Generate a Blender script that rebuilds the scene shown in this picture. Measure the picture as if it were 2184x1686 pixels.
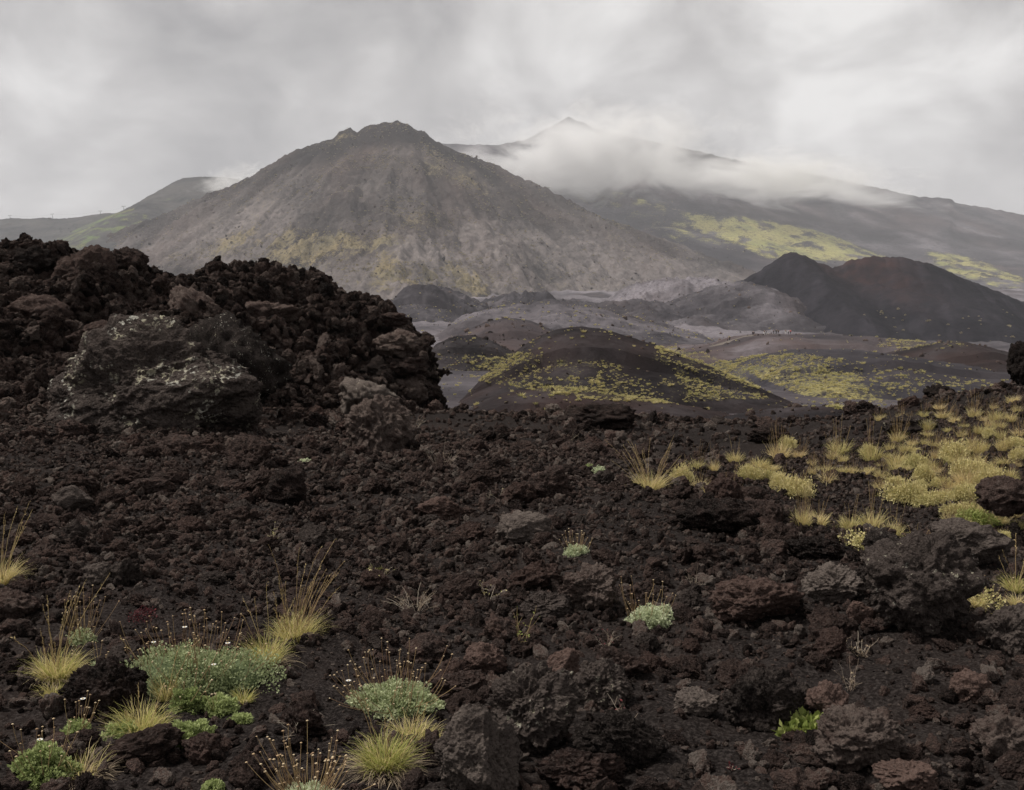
import bpy, bmesh, math, random
import numpy as np
from mathutils import Vector

R = math.radians
sc = bpy.context.scene
for o in list(bpy.data.objects):
    bpy.data.objects.remove(o)
rng = np.random.default_rng(7)
random.seed(7)

# ------------------------------------------------------------------ camera
# sizes below are read off the photograph on a 2184 x 1686 raster
F, CU, CV, HOR, EYE = 2150.0, 1092.0, 843.0, 700.0, 1.65
PITCH = math.atan((CV - HOR) / F)
cam = bpy.data.cameras.new('camera')
cam.sensor_width = 36.0
cam.lens = 36.0 * F / 2184.0
cam.clip_start = 0.05
cam.clip_end = 60000.0
camo = bpy.data.objects.new('camera', cam)
sc.collection.objects.link(camo)
camo.location = (0, 0, EYE)
camo.rotation_euler = (math.pi / 2 - PITCH, 0, 0)
sc.camera = camo

# ------------------------------------------------------------------ light
SUN_EL, SUN_AZ = R(60), R(-84)          # azimuth from +Y towards +X: the soft light comes from high on the left, a little ahead
world = bpy.data.worlds.new('World')
sc.world = world
world.use_nodes = True
wt = world.node_tree
wt.nodes.clear()
wn, wl = wt.nodes.new, wt.links.new
out = wn('ShaderNodeOutputWorld')
sky = wn('ShaderNodeTexSky'); sky.sky_type = 'NISHITA'; sky.sun_disc = False
sky.sun_elevation = SUN_EL; sky.sun_rotation = SUN_AZ; sky.altitude = 1900
tc = wn('ShaderNodeTexCoord')
mp = wn('ShaderNodeMapping'); mp.inputs['Scale'].default_value = (1.0, 1.0, 1.5)
mp.inputs['Location'].default_value = (3.37, 1.2, 0.35)
wl(tc.outputs['Generated'], mp.inputs['Vector'])
n1 = wn('ShaderNodeTexNoise'); n1.inputs['Scale'].default_value = 1.9
n1.inputs['Detail'].default_value = 5; n1.inputs['Roughness'].default_value = 0.5
n1.inputs['Distortion'].default_value = 0.35
wl(mp.outputs[0], n1.inputs['Vector'])
n2 = wn('ShaderNodeTexNoise'); n2.inputs['Scale'].default_value = 6.0
n2.inputs['Detail'].default_value = 8; n2.inputs['Roughness'].default_value = 0.58
n2.inputs['Distortion'].default_value = 0.3
wl(mp.outputs[0], n2.inputs['Vector'])
mx = wn('ShaderNodeMix'); mx.data_type = 'FLOAT'; mx.inputs[0].default_value = 0.5
wl(n1.outputs['Fac'], mx.inputs[2]); wl(n2.outputs['Fac'], mx.inputs[3])
cr = wn('ShaderNodeValToRGB')
e = cr.color_ramp.elements
e[0].position = 0.40; e[0].color = (0.102, 0.096, 0.091, 1)
e[1].position = 0.62; e[1].color = (0.295, 0.286, 0.275, 1)
m_ = cr.color_ramp.elements.new(0.50); m_.color = (0.173, 0.164, 0.156, 1)
wl(mx.outputs[0], cr.inputs[0])
bg_sky = wn('ShaderNodeBackground'); bg_sky.inputs['Strength'].default_value = 0.08
wl(sky.outputs[0], bg_sky.inputs['Color'])
bg_cl = wn('ShaderNodeBackground'); bg_cl.inputs['Strength'].default_value = 1.0
wl(cr.outputs[0], bg_cl.inputs['Color'])
mxs = wn('ShaderNodeMixShader'); mxs.inputs[0].default_value = 0.95
wl(bg_sky.outputs[0], mxs.inputs[1]); wl(bg_cl.outputs[0], mxs.inputs[2])
wl(mxs.outputs[0], out.inputs['Surface'])

sl = bpy.data.lights.new('sun', 'SUN')
sl.energy = 1.5; sl.angle = R(13); sl.color = (1.0, 0.95, 0.88)
so = bpy.data.objects.new('sun', sl)
sc.collection.objects.link(so)
sdir = Vector((math.sin(SUN_AZ) * math.cos(SUN_EL), math.cos(SUN_AZ) * math.cos(SUN_EL), math.sin(SUN_EL)))
so.rotation_euler = (-sdir).to_track_quat('-Z', 'Y').to_euler()

sc.view_settings.view_transform = 'Standard'
sc.view_settings.look = 'None'
sc.view_settings.exposure = 1.6
sc.view_settings.gamma = 1.0
sc.view_settings.use_curve_mapping = False
sc.render.engine = 'CYCLES'
cy = sc.cycles
cy.use_denoising = True
cy.denoiser = 'OPENIMAGEDENOISE'
cy.max_bounces = 6; cy.diffuse_bounces = 2; cy.glossy_bounces = 1
cy.transmission_bounces = 2; cy.volume_bounces = 3; cy.transparent_max_bounces = 8
cy.volume_step_rate = 0.6

# ------------------------------------------------------------------ maths helpers
CP, SP = math.cos(PITCH), math.sin(PITCH)

def ray(u, v):
    cx = (np.asarray(u, float) - CU) / F
    cyy = (CV - np.asarray(v, float)) / F
    d = np.stack([cx + 0 * cyy, CP + cyy * SP + 0 * cx, -SP + cyy * CP + 0 * cx], -1)
    return d / d[..., 1:2]

def at(u, v, D):
    d = ray(u, v)
    return d * np.asarray(D, float)[..., None] + np.array([0, 0, EYE])

def proj(P):
    P = np.asarray(P, float)
    q = P - np.array([0, 0, EYE])
    fz = q[..., 1] * CP - q[..., 2] * SP
    up = q[..., 1] * SP + q[..., 2] * CP
    fz = np.maximum(fz, 1e-3)
    return CU + F * q[..., 0] / fz, CV - F * up / fz

def tps_fit(P, V, lam=1e-4):
    P = np.asarray(P, float); V = np.asarray(V, float); n = len(P)
    r2 = ((P[:, None] - P[None]) ** 2).sum(-1)
    K = 0.5 * r2 * np.log(r2 + 1e-12) + lam * np.eye(n)
    Q = np.c_[np.ones(n), P]
    A = np.block([[K, Q], [Q.T, np.zeros((3, 3))]])
    w = np.linalg.solve(A, np.r_[V, np.zeros(3)])
    return P, w

def tps_eval(fit, X, Y):
    P, w = fit
    sh = np.shape(X); X = np.ravel(X).astype(float); Y = np.ravel(Y).astype(float)
    outv = np.empty(len(X))
    for i in range(0, len(X), 60000):
        x, y = X[i:i + 60000], Y[i:i + 60000]
        r2 = (x[:, None] - P[None, :, 0]) ** 2 + (y[:, None] - P[None, :, 1]) ** 2
        outv[i:i + 60000] = (0.5 * r2 * np.log(r2 + 1e-12)) @ w[:-3] + w[-3] + w[-2] * x + w[-1] * y
    return outv.reshape(sh)

_G = np.array([[1,1,0],[-1,1,0],[1,-1,0],[-1,-1,0],[1,0,1],[-1,0,1],[1,0,-1],[-1,0,-1],
               [0,1,1],[0,-1,1],[0,1,-1],[0,-1,-1],[1,1,0],[-1,1,0],[0,-1,1],[0,-1,-1]], float)

def _hash(ix, iy, iz, seed):
    h = (ix.astype(np.uint32) * np.uint32(374761393) + iy.astype(np.uint32) * np.uint32(668265263)
         + iz.astype(np.uint32) * np.uint32(2147483647 - 59) + np.uint32((seed * 2654435761) & 0xffffffff))
    h = (h ^ (h >> np.uint32(13))) * np.uint32(1274126177)
    h = (h ^ (h >> np.uint32(16))) * np.uint32(2246822519)
    return h ^ (h >> np.uint32(15))

def noise(x, y, z=0.0, seed=0):
    x, y, z = np.broadcast_arrays(np.asarray(x, float), np.asarray(y, float), np.asarray(z, float))
    ix, iy, iz = np.floor(x), np.floor(y), np.floor(z)
    fx, fy, fz = x - ix, y - iy, z - iz
    ix, iy, iz = ix.astype(np.int64), iy.astype(np.int64), iz.astype(np.int64)
    s = lambda t: t * t * t * (t * (t * 6 - 15) + 10)
    ux, uy, uz = s(fx), s(fy), s(fz)
    res = 0
    for dx in (0, 1):
        for dy in (0, 1):
            for dz in (0, 1):
                g = _G[_hash(ix + dx, iy + dy, iz + dz, seed) & np.uint32(15)]
                dot = g[..., 0] * (fx - dx) + g[..., 1] * (fy - dy) + g[..., 2] * (fz - dz)
                w = (ux if dx else 1 - ux) * (uy if dy else 1 - uy) * (uz if dz else 1 - uz)
                res = res + w * dot
    return res

def fbm(x, y, z=0.0, seed=0, octv=4, gain=0.5, lac=2.03, kind='n'):
    a, f, r = 1.0, 1.0, 0.0
    for i in range(octv):
        n = noise(np.asarray(x) * f, np.asarray(y) * f, np.asarray(z) * f, seed + i * 17)
        if kind == 'b': n = np.abs(n) * 2 - 0.4          # billow
        if kind == 'r': n = 0.5 - np.abs(n) * 1.6        # ridged
        r = r + a * n; a *= gain; f *= lac
    return r

def worley(P, seed=0):
    c = np.floor(P).astype(np.int64)
    best = np.full(P.shape[:-1], 9.0)
    for dx in (-1, 0, 1):
        for dy in (-1, 0, 1):
            for dz in (-1, 0, 1):
                q = c + np.array([dx, dy, dz])
                pt = np.stack([_hash(q[..., 0], q[..., 1], q[..., 2], seed + k * 31) / 4294967295.0 for k in range(3)], -1)
                best = np.minimum(best, ((q + pt - P) ** 2).sum(-1))
    return np.sqrt(best)

def sstep(a, b, x):
    t = np.clip((np.asarray(x, float) - a) / (b - a), 0, 1)
    return t * t * (3 - 2 * t)

def inpoly(u, v, poly):
    u = np.asarray(u); v = np.asarray(v); c = np.zeros(u.shape, bool)
    n = len(poly)
    for i in range(n):
        x1, y1 = poly[i]; x2, y2 = poly[(i + 1) % n]
        cond = ((y1 > v) != (y2 > v)) & (u < (x2 - x1) * (v - y1) / (y2 - y1 + 1e-9) + x1)
        c ^= cond
    return c

# ------------------------------------------------------------------ scene helpers
C = sc.collection

def tag(o, label=None, cat=None, group=None, kind=None):
    if label: o['label'] = label
    if cat: o['category'] = cat
    if group: o['group'] = group
    if kind: o['kind'] = kind
    return o

def new_mesh(name, V, faces=None, quads=None, tris=None, smooth=True):
    me = bpy.data.meshes.new(name)
    V = np.asarray(V, np.float32)
    me.vertices.add(len(V)); me.vertices.foreach_set('co', V.ravel())
    loops, starts, pos = [], [], 0
    for arr in (quads, tris):
        if arr is not None and len(arr):
            arr = np.asarray(arr, np.int32); k = arr.shape[1]
            loops.append(arr.ravel()); starts.append(np.arange(len(arr), dtype=np.int32) * k + pos); pos += arr.size
    if loops:
        loops = np.concatenate(loops); starts = np.concatenate(starts)
        me.loops.add(len(loops)); me.loops.foreach_set('vertex_index', loops)
        me.polygons.add(len(starts)); me.polygons.foreach_set('loop_start', starts)
        if smooth: me.polygons.foreach_set('use_smooth', np.ones(len(starts), bool))
    me.update(calc_edges=True)
    return me

MASS_PARTS = {'seed_heads', 'stems', 'flower_stalks', 'dried_flower_heads', 'blades', 'dead_blades', 'leaves', 'foliage', 'twigs'}
def link(name, me, mat=None, parent=None):
    o = bpy.data.objects.new(name, me)
    if parent is not None and name in MASS_PARTS: o['kind'] = 'stuff'
    C.objects.link(o)
    if mat is not None and me is not None and not me.materials: me.materials.append(mat)
    if parent is not None: o.parent = parent
    return o

def empty(name, loc, rz=0.0):
    o = bpy.data.objects.new(name, None); C.objects.link(o)
    o.location = tuple(float(c) for c in loc); o.rotation_euler.z = rz; o.empty_display_size = 0.1
    return o

def attr(me, name, vals):
    a = me.attributes.new(name, 'FLOAT', 'POINT'); a.data.foreach_set('value', np.asarray(vals, np.float32).ravel())

def grid_mesh(name, X, Y, Z):
    n, m = X.shape
    V = np.stack([X, Y, Z], -1).reshape(-1, 3)
    i = np.arange(n * m).reshape(n, m)
    q = np.stack([i[:-1, :-1], i[:-1, 1:], i[1:, 1:], i[1:, :-1]], -1).reshape(-1, 4)
    return new_mesh(name, V, quads=q)

def copy_tree(o, parent=None):
    c = o.copy(); C.objects.link(c); c.parent = parent
    for ch in o.children: copy_tree(ch, c)
    return c

# ------------------------------------------------------------------ materials
def mat_new(name):
    m = bpy.data.materials.new(name); m.use_nodes = True
    nt = m.node_tree; nt.nodes.clear()
    return m, nt, nt.nodes.new, nt.links.new

def ramp(nn, stops):
    r = nn('ShaderNodeValToRGB'); el = r.color_ramp.elements
    el[0].position, el[0].color = stops[0][0], (*stops[0][1], 1)
    el[1].position, el[1].color = stops[-1][0], (*stops[-1][1], 1)
    for p, c in stops[1:-1]:
        x = el.new(p); x.color = (*c, 1)
    return r

def nz(nn, ln, vec, scale, det=4, rough=0.55, dist=0.0):
    n = nn('ShaderNodeTexNoise'); n.inputs['Scale'].default_value = scale
    n.inputs['Detail'].default_value = det; n.inputs['Roughness'].default_value = rough
    n.inputs['Distortion'].default_value = dist
    if vec is not None: ln(vec, n.inputs['Vector'])
    return n

def mixc(nn, ln, fac, a, b, mode='MIX'):
    m = nn('ShaderNodeMix'); m.data_type = 'RGBA'; m.blend_type = mode
    for sock, val in ((m.inputs[0], fac), (m.inputs[6], a), (m.inputs[7], b)):
        if hasattr(val, 'is_output'): ln(val, sock)
        elif isinstance(val, (int, float)): sock.default_value = val
        else: sock.default_value = (*val, 1)
    return m.outputs[2]

def math_n(nn, ln, op, a, b=None, clamp=False):
    m = nn('ShaderNodeMath'); m.operation = op; m.use_clamp = clamp
    for i, val in enumerate((a, b)):
        if val is None: continue
        if hasattr(val, 'is_output'): ln(val, m.inputs[i])
        else: m.inputs[i].default_value = val
    return m.outputs[0]

def maprange(nn, ln, val, a, b, c=0.0, d=1.0):
    m = nn('ShaderNodeMapRange'); m.inputs[1].default_value = a; m.inputs[2].default_value = b
    m.inputs[3].default_value = c; m.inputs[4].default_value = d
    ln(val, m.inputs[0]); return m.outputs[0]

def principled(nn, ln, col, rough=0.95, spec=0.15, normal=None):
    p = nn('ShaderNodeBsdfPrincipled')
    if hasattr(col, 'is_output'): ln(col, p.inputs['Base Color'])
    else: p.inputs['Base Color'].default_value = (*col, 1)
    p.inputs['Roughness'].default_value = rough
    p.inputs['Specular IOR Level'].default_value = spec
    if normal is not None: ln(normal, p.inputs['Normal'])
    o = nn('ShaderNodeOutputMaterial'); ln(p.outputs[0], o.inputs['Surface'])
    return p

def mat_rock(name, tones, coord='Object', fs=1.0, lichen=0.0, bump=0.8, dist=0.04, rnd=True):
    """lava: mottled near-black / brown / rust, pores in the bump, their shade painted into the colour; lichen = pale crust patches"""
    m, nt, nn, ln = mat_new(name)
    t = nn('ShaderNodeTexCoord'); vec = t.outputs[coord]
    a = nz(nn, ln, vec, 1.7 * fs, 5, 0.6)
    b = nz(nn, ln, vec, 7.0 * fs, 6, 0.7)
    c = nz(nn, ln, vec, 26.0 * fs, 5, 0.75)
    f = math_n(nn, ln, 'ADD', math_n(nn, ln, 'MULTIPLY', a.outputs[0], 0.5), math_n(nn, ln, 'MULTIPLY', b.outputs[0], 0.5))
    if rnd:
        oi = nn('ShaderNodeObjectInfo')
        f = math_n(nn, ln, 'ADD', f, math_n(nn, ln, 'MULTIPLY', math_n(nn, ln, 'SUBTRACT', oi.outputs['Random'], 0.5), 0.48))
    rp = ramp(nn, tones); ln(f, rp.inputs[0])
    col = mixc(nn, ln, math_n(nn, ln, 'MULTIPLY', maprange(nn, ln, c.outputs[0], 0.50, 0.70), 0.75), rp.outputs[0], (0.105, 0.090, 0.082))
    vo = nn('ShaderNodeTexVoronoi'); vo.inputs['Scale'].default_value = 17 * fs; ln(vec, vo.inputs['Vector'])
    pit_shade = math_n(nn, ln, 'MULTIPLY', maprange(nn, ln, c.outputs[0], 0.50, 0.34), 0.8, True)
    col = mixc(nn, ln, pit_shade, col, (0.010, 0.0085, 0.008))  # shade inside the pits, painted near-black where the fine noise dips
    if lichen > 0:
        v1 = nz(nn, ln, vec, 1.5 * fs, 3, 0.5)
        v2 = nz(nn, ln, vec, 8.5 * fs, 5, 0.62)
        lf = math_n(nn, ln, 'MULTIPLY', maprange(nn, ln, v1.outputs[0], 0.50, 0.58), maprange(nn, ln, v2.outputs[0], 0.64 - 0.10 * lichen, 0.68 - 0.10 * lichen), True)
        lcol = mixc(nn, ln, maprange(nn, ln, a.outputs[0], 0.45, 0.6), (0.50, 0.485, 0.43), (0.40, 0.37, 0.27))
        col = mixc(nn, ln, lf, col, lcol)
    hgt = math_n(nn, ln, 'ADD', math_n(nn, ln, 'MULTIPLY', b.outputs[0], 1.0),
                 math_n(nn, ln, 'ADD', math_n(nn, ln, 'MULTIPLY', c.outputs[0], 0.7), math_n(nn, ln, 'MULTIPLY', vo.outputs['Distance'], 0.5)))
    bp = nn('ShaderNodeBump'); bp.inputs['Strength'].default_value = bump; bp.inputs['Distance'].default_value = dist
    ln(hgt, bp.inputs['Height'])
    principled(nn, ln, col, 0.96, 0.03, bp.outputs[0])
    return m

T_LAVA = [(0.25, (0.012, 0.0088, 0.0080)), (0.36, (0.042, 0.0298, 0.0265)), (0.48, (0.090, 0.0655, 0.0580)),
          (0.58, (0.128, 0.0820, 0.0690)), (0.74, (0.220, 0.184, 0.161))]
T_DARK = [(0.28, (0.009, 0.0067, 0.0061)), (0.42, (0.034, 0.0235, 0.0208)), (0.56, (0.080, 0.0540, 0.0465)), (0.72, (0.140, 0.109, 0.095))]
T_GREY = [(0.28, (0.016, 0.0128, 0.0116)), (0.5, (0.074, 0.0590, 0.0530)), (0.75, (0.165, 0.136, 0.119))]
T_RED = [(0.28, (0.022, 0.0145, 0.0130)), (0.5, (0.080, 0.0515, 0.0440)), (0.75, (0.150, 0.100, 0.084))]
M = {}
M['rubble'] = mat_rock('lava_rubble', T_LAVA, fs=0.42, dist=0.2)
M['clinker'] = mat_rock('lava_clinker', T_DARK, fs=0.42, dist=0.2)
M['boulder_dark'] = mat_rock('boulder_dark', T_DARK, fs=3.2, bump=0.9, dist=0.04)
M['boulder_grey'] = mat_rock('boulder_grey', T_GREY, fs=3.6, bump=0.9, dist=0.03)
T_BLACK = [(p, tuple(0.6 * x for x in c)) for p, c in T_GREY]
M['boulder_black'] = mat_rock('boulder_black', T_BLACK, fs=3.2, bump=0.9, dist=0.03)
M['boulder_red'] = mat_rock('boulder_red', T_RED, fs=3.6, bump=0.9, dist=0.03)
M['boulder_lichen'] = mat_rock('boulder_lichen', T_GREY, fs=1.5, lichen=1.0, bump=0.9, dist=0.08)
M['boulder_speck'] = mat_rock('boulder_speckled', T_GREY, fs=4.0, lichen=0.35, bump=0.9, dist=0.03)
M['ridge'] = mat_rock('ridge_lava', T_DARK, fs=2.2, bump=0.9, dist=0.08, rnd=False)

def mat_ground():
    m, nt, nn, ln = mat_new('ash_and_cinder')
    t = nn('ShaderNodeTexCoord'); vec = t.outputs['Object']
    a = nz(nn, ln, vec, 0.55, 4, 0.55); b = nz(nn, ln, vec, 7, 5, 0.65); c = nz(nn, ln, vec, 60, 5, 0.7)
    f = math_n(nn, ln, 'ADD', math_n(nn, ln, 'MULTIPLY', a.outputs[0], 0.6), math_n(nn, ln, 'MULTIPLY', b.outputs[0], 0.4))
    rp = ramp(nn, [(0.33, (0.006, 0.0050, 0.0048)), (0.5, (0.012, 0.0096, 0.0090)), (0.66, (0.021, 0.0155, 0.0138))]); ln(f, rp.inputs[0])
    col = mixc(nn, ln, maprange(nn, ln, c.outputs[0], 0.45, 0.72), rp.outputs[0], (0.05, 0.042, 0.039))
    vo = nn('ShaderNodeTexVoronoi'); vo.inputs['Scale'].default_value = 75; ln(vec, vo.inputs['Vector'])
    h = math_n(nn, ln, 'ADD', math_n(nn, ln, 'MULTIPLY', b.outputs[0], 1.0), math_n(nn, ln, 'ADD', math_n(nn, ln, 'MULTIPLY', c.outputs[0], 0.4), math_n(nn, ln, 'MULTIPLY', vo.outputs['Distance'], 0.3)))
    bp = nn('ShaderNodeBump'); bp.inputs['Strength'].default_value = 0.9; bp.inputs['Distance'].default_value = 0.02; ln(h, bp.inputs['Height'])
    principled(nn, ln, col, 0.97, 0.02, bp.outputs[0])
    return m
M['ground'] = mat_ground()

def mat_terrain(name, lo, hi, red, veg_a, veg_b, s, bump_d, vegpow=1.0, speck=0.0):
    """slopes of ash: lo/hi ash tones, red cinder by attribute 'red', plants by attribute 'veg' broken up by noise; s = feature size in m"""
    m, nt, nn, ln = mat_new(name)
    t = nn('ShaderNodeTexCoord'); vec = t.outputs['Object']
    a = nz(nn, ln, vec, 0.13 / s, 5, 0.55, 0.3); b = nz(nn, ln, vec, 0.9 / s, 6, 0.65); c = nz(nn, ln, vec, 4.5 / s, 4, 0.7)
    at1 = nn('ShaderNodeAttribute'); at1.attribute_name = 'veg'
    at2 = nn('ShaderNodeAttribute'); at2.attribute_name = 'red'
    f = math_n(nn, ln, 'ADD', math_n(nn, ln, 'MULTIPLY', a.outputs[0], 0.6), math_n(nn, ln, 'MULTIPLY', b.outputs[0], 0.4))
    rp = ramp(nn, [(0.40, lo), (0.60, hi)]); ln(f, rp.inputs[0])
    rf = math_n(nn, ln, 'MULTIPLY', at2.outputs['Fac'], maprange(nn, ln, a.outputs[0], 0.3, 0.6, 0.3, 1.0), True)
    col = mixc(nn, ln, rf, rp.outputs[0], red)
    if speck > 0:
        col = mixc(nn, ln, math_n(nn, ln, 'MULTIPLY', maprange(nn, ln, c.outputs[0], 0.55, 0.7), speck), col, tuple(x * 2.2 for x in hi))
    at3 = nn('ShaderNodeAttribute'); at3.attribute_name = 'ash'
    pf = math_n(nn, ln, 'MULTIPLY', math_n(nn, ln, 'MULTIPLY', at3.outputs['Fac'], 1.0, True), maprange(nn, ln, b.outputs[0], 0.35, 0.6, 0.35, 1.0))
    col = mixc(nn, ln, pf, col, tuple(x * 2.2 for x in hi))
    df = math_n(nn, ln, 'MULTIPLY', math_n(nn, ln, 'MULTIPLY', at3.outputs['Fac'], -1.0, True), 0.8)
    col = mixc(nn, ln, df, col, tuple(x * 0.7 for x in lo))
    vf = math_n(nn, ln, 'ADD', math_n(nn, ln, 'MULTIPLY', c.outputs[0], 0.6), math_n(nn, ln, 'MULTIPLY', b.outputs[0], 0.4))
    th = math_n(nn, ln, 'SUBTRACT', 0.74, math_n(nn, ln, 'MULTIPLY', at1.outputs['Fac'], 0.34))
    vmask = math_n(nn, ln, 'MULTIPLY', math_n(nn, ln, 'SUBTRACT', vf, th), 11.0, True)
    vcol = mixc(nn, ln, maprange(nn, ln, a.outputs[0], 0.35, 0.65), veg_a, veg_b)
    col = mixc(nn, ln, vmask, col, vcol)
    h = math_n(nn, ln, 'ADD', b.outputs[0], math_n(nn, ln, 'MULTIPLY', c.outputs[0], 0.3))
    bp = nn('ShaderNodeBump'); bp.inputs['Strength'].default_value = 0.7; bp.inputs['Distance'].default_value = bump_d; ln(h, bp.inputs['Height'])
    principled(nn, ln, col, 0.97, 0.03, bp.outputs[0])
    return m
STRAW, OLIVE, GREEN = (0.25, 0.215, 0.095), (0.13, 0.125, 0.055), (0.115, 0.15, 0.045)
M['valley'] = mat_terrain('valley_ash', (0.033, 0.0305, 0.0355), (0.088, 0.080, 0.087), (0.076, 0.056, 0.054), STRAW, OLIVE, 3.0, 0.5, speck=0.25)
M['hill'] = mat_terrain('hill_ash', (0.011, 0.0098, 0.0108), (0.029, 0.0252, 0.0268), (0.036, 0.024, 0.0225), STRAW, OLIVE, 1.0, 0.2, speck=0.2)
M['mountain'] = mat_terrain('mountain_ash', (0.023, 0.0205, 0.0212), (0.088, 0.0770, 0.0735), (0.095, 0.070, 0.062), (0.235, 0.19, 0.11), (0.155, 0.135, 0.085), 14.0, 12.0, speck=0.5)
M['cone'] = mat_terrain('cone_cinder', (0.010, 0.0098, 0.0130), (0.025, 0.0230, 0.0280), (0.052, 0.029, 0.027), STRAW, OLIVE, 6.0, 2.0, speck=0.12)
M['massif'] = mat_terrain('massif_ash', (0.027, 0.0265, 0.0320), (0.080, 0.074, 0.081), (0.080, 0.056, 0.054), (0.34, 0.305, 0.125), (0.22, 0.225, 0.085), 16.0, 8.0, speck=0.2)
M['farhill'] = mat_terrain('far_hill', (0.04, 0.042, 0.045), (0.085, 0.082, 0.08), (0.07, 0.045, 0.04), (0.17, 0.17, 0.08), (0.10, 0.15, 0.06), 16.0, 8.0)

def mat_leaf(name, stops, trans=0.25, rough=0.75):
    m, nt, nn, ln = mat_new(name)
    a = nn('ShaderNodeAttribute'); a.attribute_name = 'tint'
    oi = nn('ShaderNodeObjectInfo')
    f = math_n(nn, ln, 'ADD', a.outputs['Fac'], math_n(nn, ln, 'MULTIPLY', math_n(nn, ln, 'SUBTRACT', oi.outputs['Random'], 0.5), 0.3))
    rp = ramp(nn, stops); ln(f, rp.inputs[0])
    p = nn('ShaderNodeBsdfPrincipled'); ln(rp.outputs[0], p.inputs['Base Color'])
    p.inputs['Roughness'].default_value = rough; p.inputs['Specular IOR Level'].default_value = 0.25
    tr = nn('ShaderNodeBsdfTranslucent'); ln(rp.outputs[0], tr.inputs['Color'])
    mxx = nn('ShaderNodeMixShader'); mxx.inputs[0].default_value = trans
    ln(p.outputs[0], mxx.inputs[1]); ln(tr.outputs[0], mxx.inputs[2])
    o = nn('ShaderNodeOutputMaterial'); ln(mxx.outputs[0], o.inputs['Surface'])
    return m
M['grass'] = mat_leaf('grass_blades', [(0.0, (0.27, 0.31, 0.08)), (0.3, (0.52, 0.48, 0.17)), (0.6, (0.74, 0.62, 0.31)), (1.0, (0.72, 0.58, 0.37))], 0.45)
M['tussock'] = mat_leaf('tussock_blades', [(0.0, (0.36, 0.34, 0.13)), (0.35, (0.58, 0.51, 0.23)), (0.7, (0.74, 0.61, 0.31)), (1.0, (0.70, 0.55, 0.34))], 0.35)
M['stem'] = mat_leaf('dry_stems', [(0.0, (0.20, 0.12, 0.07)), (0.5, (0.34, 0.24, 0.12)), (1.0, (0.46, 0.36, 0.17))], 0.1)
M['drygrass'] = mat_leaf('dead_grass', [(0.0, (0.15, 0.115, 0.085)), (0.5, (0.26, 0.20, 0.14)), (1.0, (0.38, 0.31, 0.2))], 0.15)
M['cushion'] = mat_leaf('cushion_leaves', [(0.0, (0.15, 0.19, 0.09)), (0.5, (0.37, 0.42, 0.22)), (1.0, (0.60, 0.63, 0.41))], 0.4)
M['cushion_pale'] = mat_leaf('cushion_leaves_pale', [(0.0, (0.26, 0.31, 0.17)), (0.5, (0.52, 0.57, 0.36)), (1.0, (0.74, 0.77, 0.56))], 0.4)
M['cushion_green'] = mat_leaf('cushion_leaves_green', [(0.0, (0.16, 0.20, 0.07)), (0.5, (0.34, 0.40, 0.16)), (1.0, (0.50, 0.55, 0.27))], 0.4)
M['broadleaf'] = mat_leaf('broad_leaves', [(0.0, (0.10, 0.13, 0.03)), (0.5, (0.23, 0.28, 0.07)), (1.0, (0.40, 0.42, 0.15))], 0.3)
M['bush'] = mat_leaf('bush_leaves', [(0.0, (0.33, 0.32, 0.13)), (0.5, (0.57, 0.505, 0.235)), (1.0, (0.74, 0.64, 0.34))], 0.25)
M['redleaf'] = mat_leaf('red_leaves', [(0.0, (0.05, 0.018, 0.02)), (0.5, (0.11, 0.03, 0.035)), (1.0, (0.26, 0.06, 0.06))], 0.2)
M['twig'] = mat_leaf('twigs', [(0.0, (0.14, 0.10, 0.08)), (0.5, (0.30, 0.24, 0.18)), (1.0, (0.48, 0.42, 0.34))], 0.0)
M['head'] = mat_leaf('dried_flower_heads', [(0.0, (0.20, 0.11, 0.07)), (0.4, (0.50, 0.35, 0.20)), (1.0, (0.66, 0.54, 0.36))], 0.1)
M['petal'] = mat_leaf('daisy_petals', [(0.0, (0.7, 0.7, 0.66)), (1.0, (0.82, 0.81, 0.78))], 0.2)
M['disc'] = mat_leaf('daisy_discs', [(0.0, (0.45, 0.25, 0.02)), (1.0, (0.6, 0.38, 0.03))], 0.0)
M['mid_tussock'] = mat_leaf('hill_tussocks', [(0.0, (0.24, 0.24, 0.09)), (0.4, (0.42, 0.39, 0.165)), (0.75, (0.60, 0.51, 0.245)), (1.0, (0.64, 0.52, 0.30))], 0.25)
M['far_bush'] = mat_leaf('far_bushes', [(0.0, (0.13, 0.12, 0.07)), (0.5, (0.28, 0.235, 0.135)), (1.0, (0.38, 0.32, 0.18))], 0.1)
def mat_plain(name, col, rough=0.8, spec=0.3):
    m, nt, nn, ln = mat_new(name)
    t = nn('ShaderNodeTexCoord'); n = nz(nn, ln, t.outputs['Object'], 6.0, 4)
    c = mixc(nn, ln, n.outputs[0], tuple(x * 0.8 for x in col), tuple(min(1, x * 1.2) for x in col))
    principled(nn, ln, c, rough, spec); return m

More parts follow.
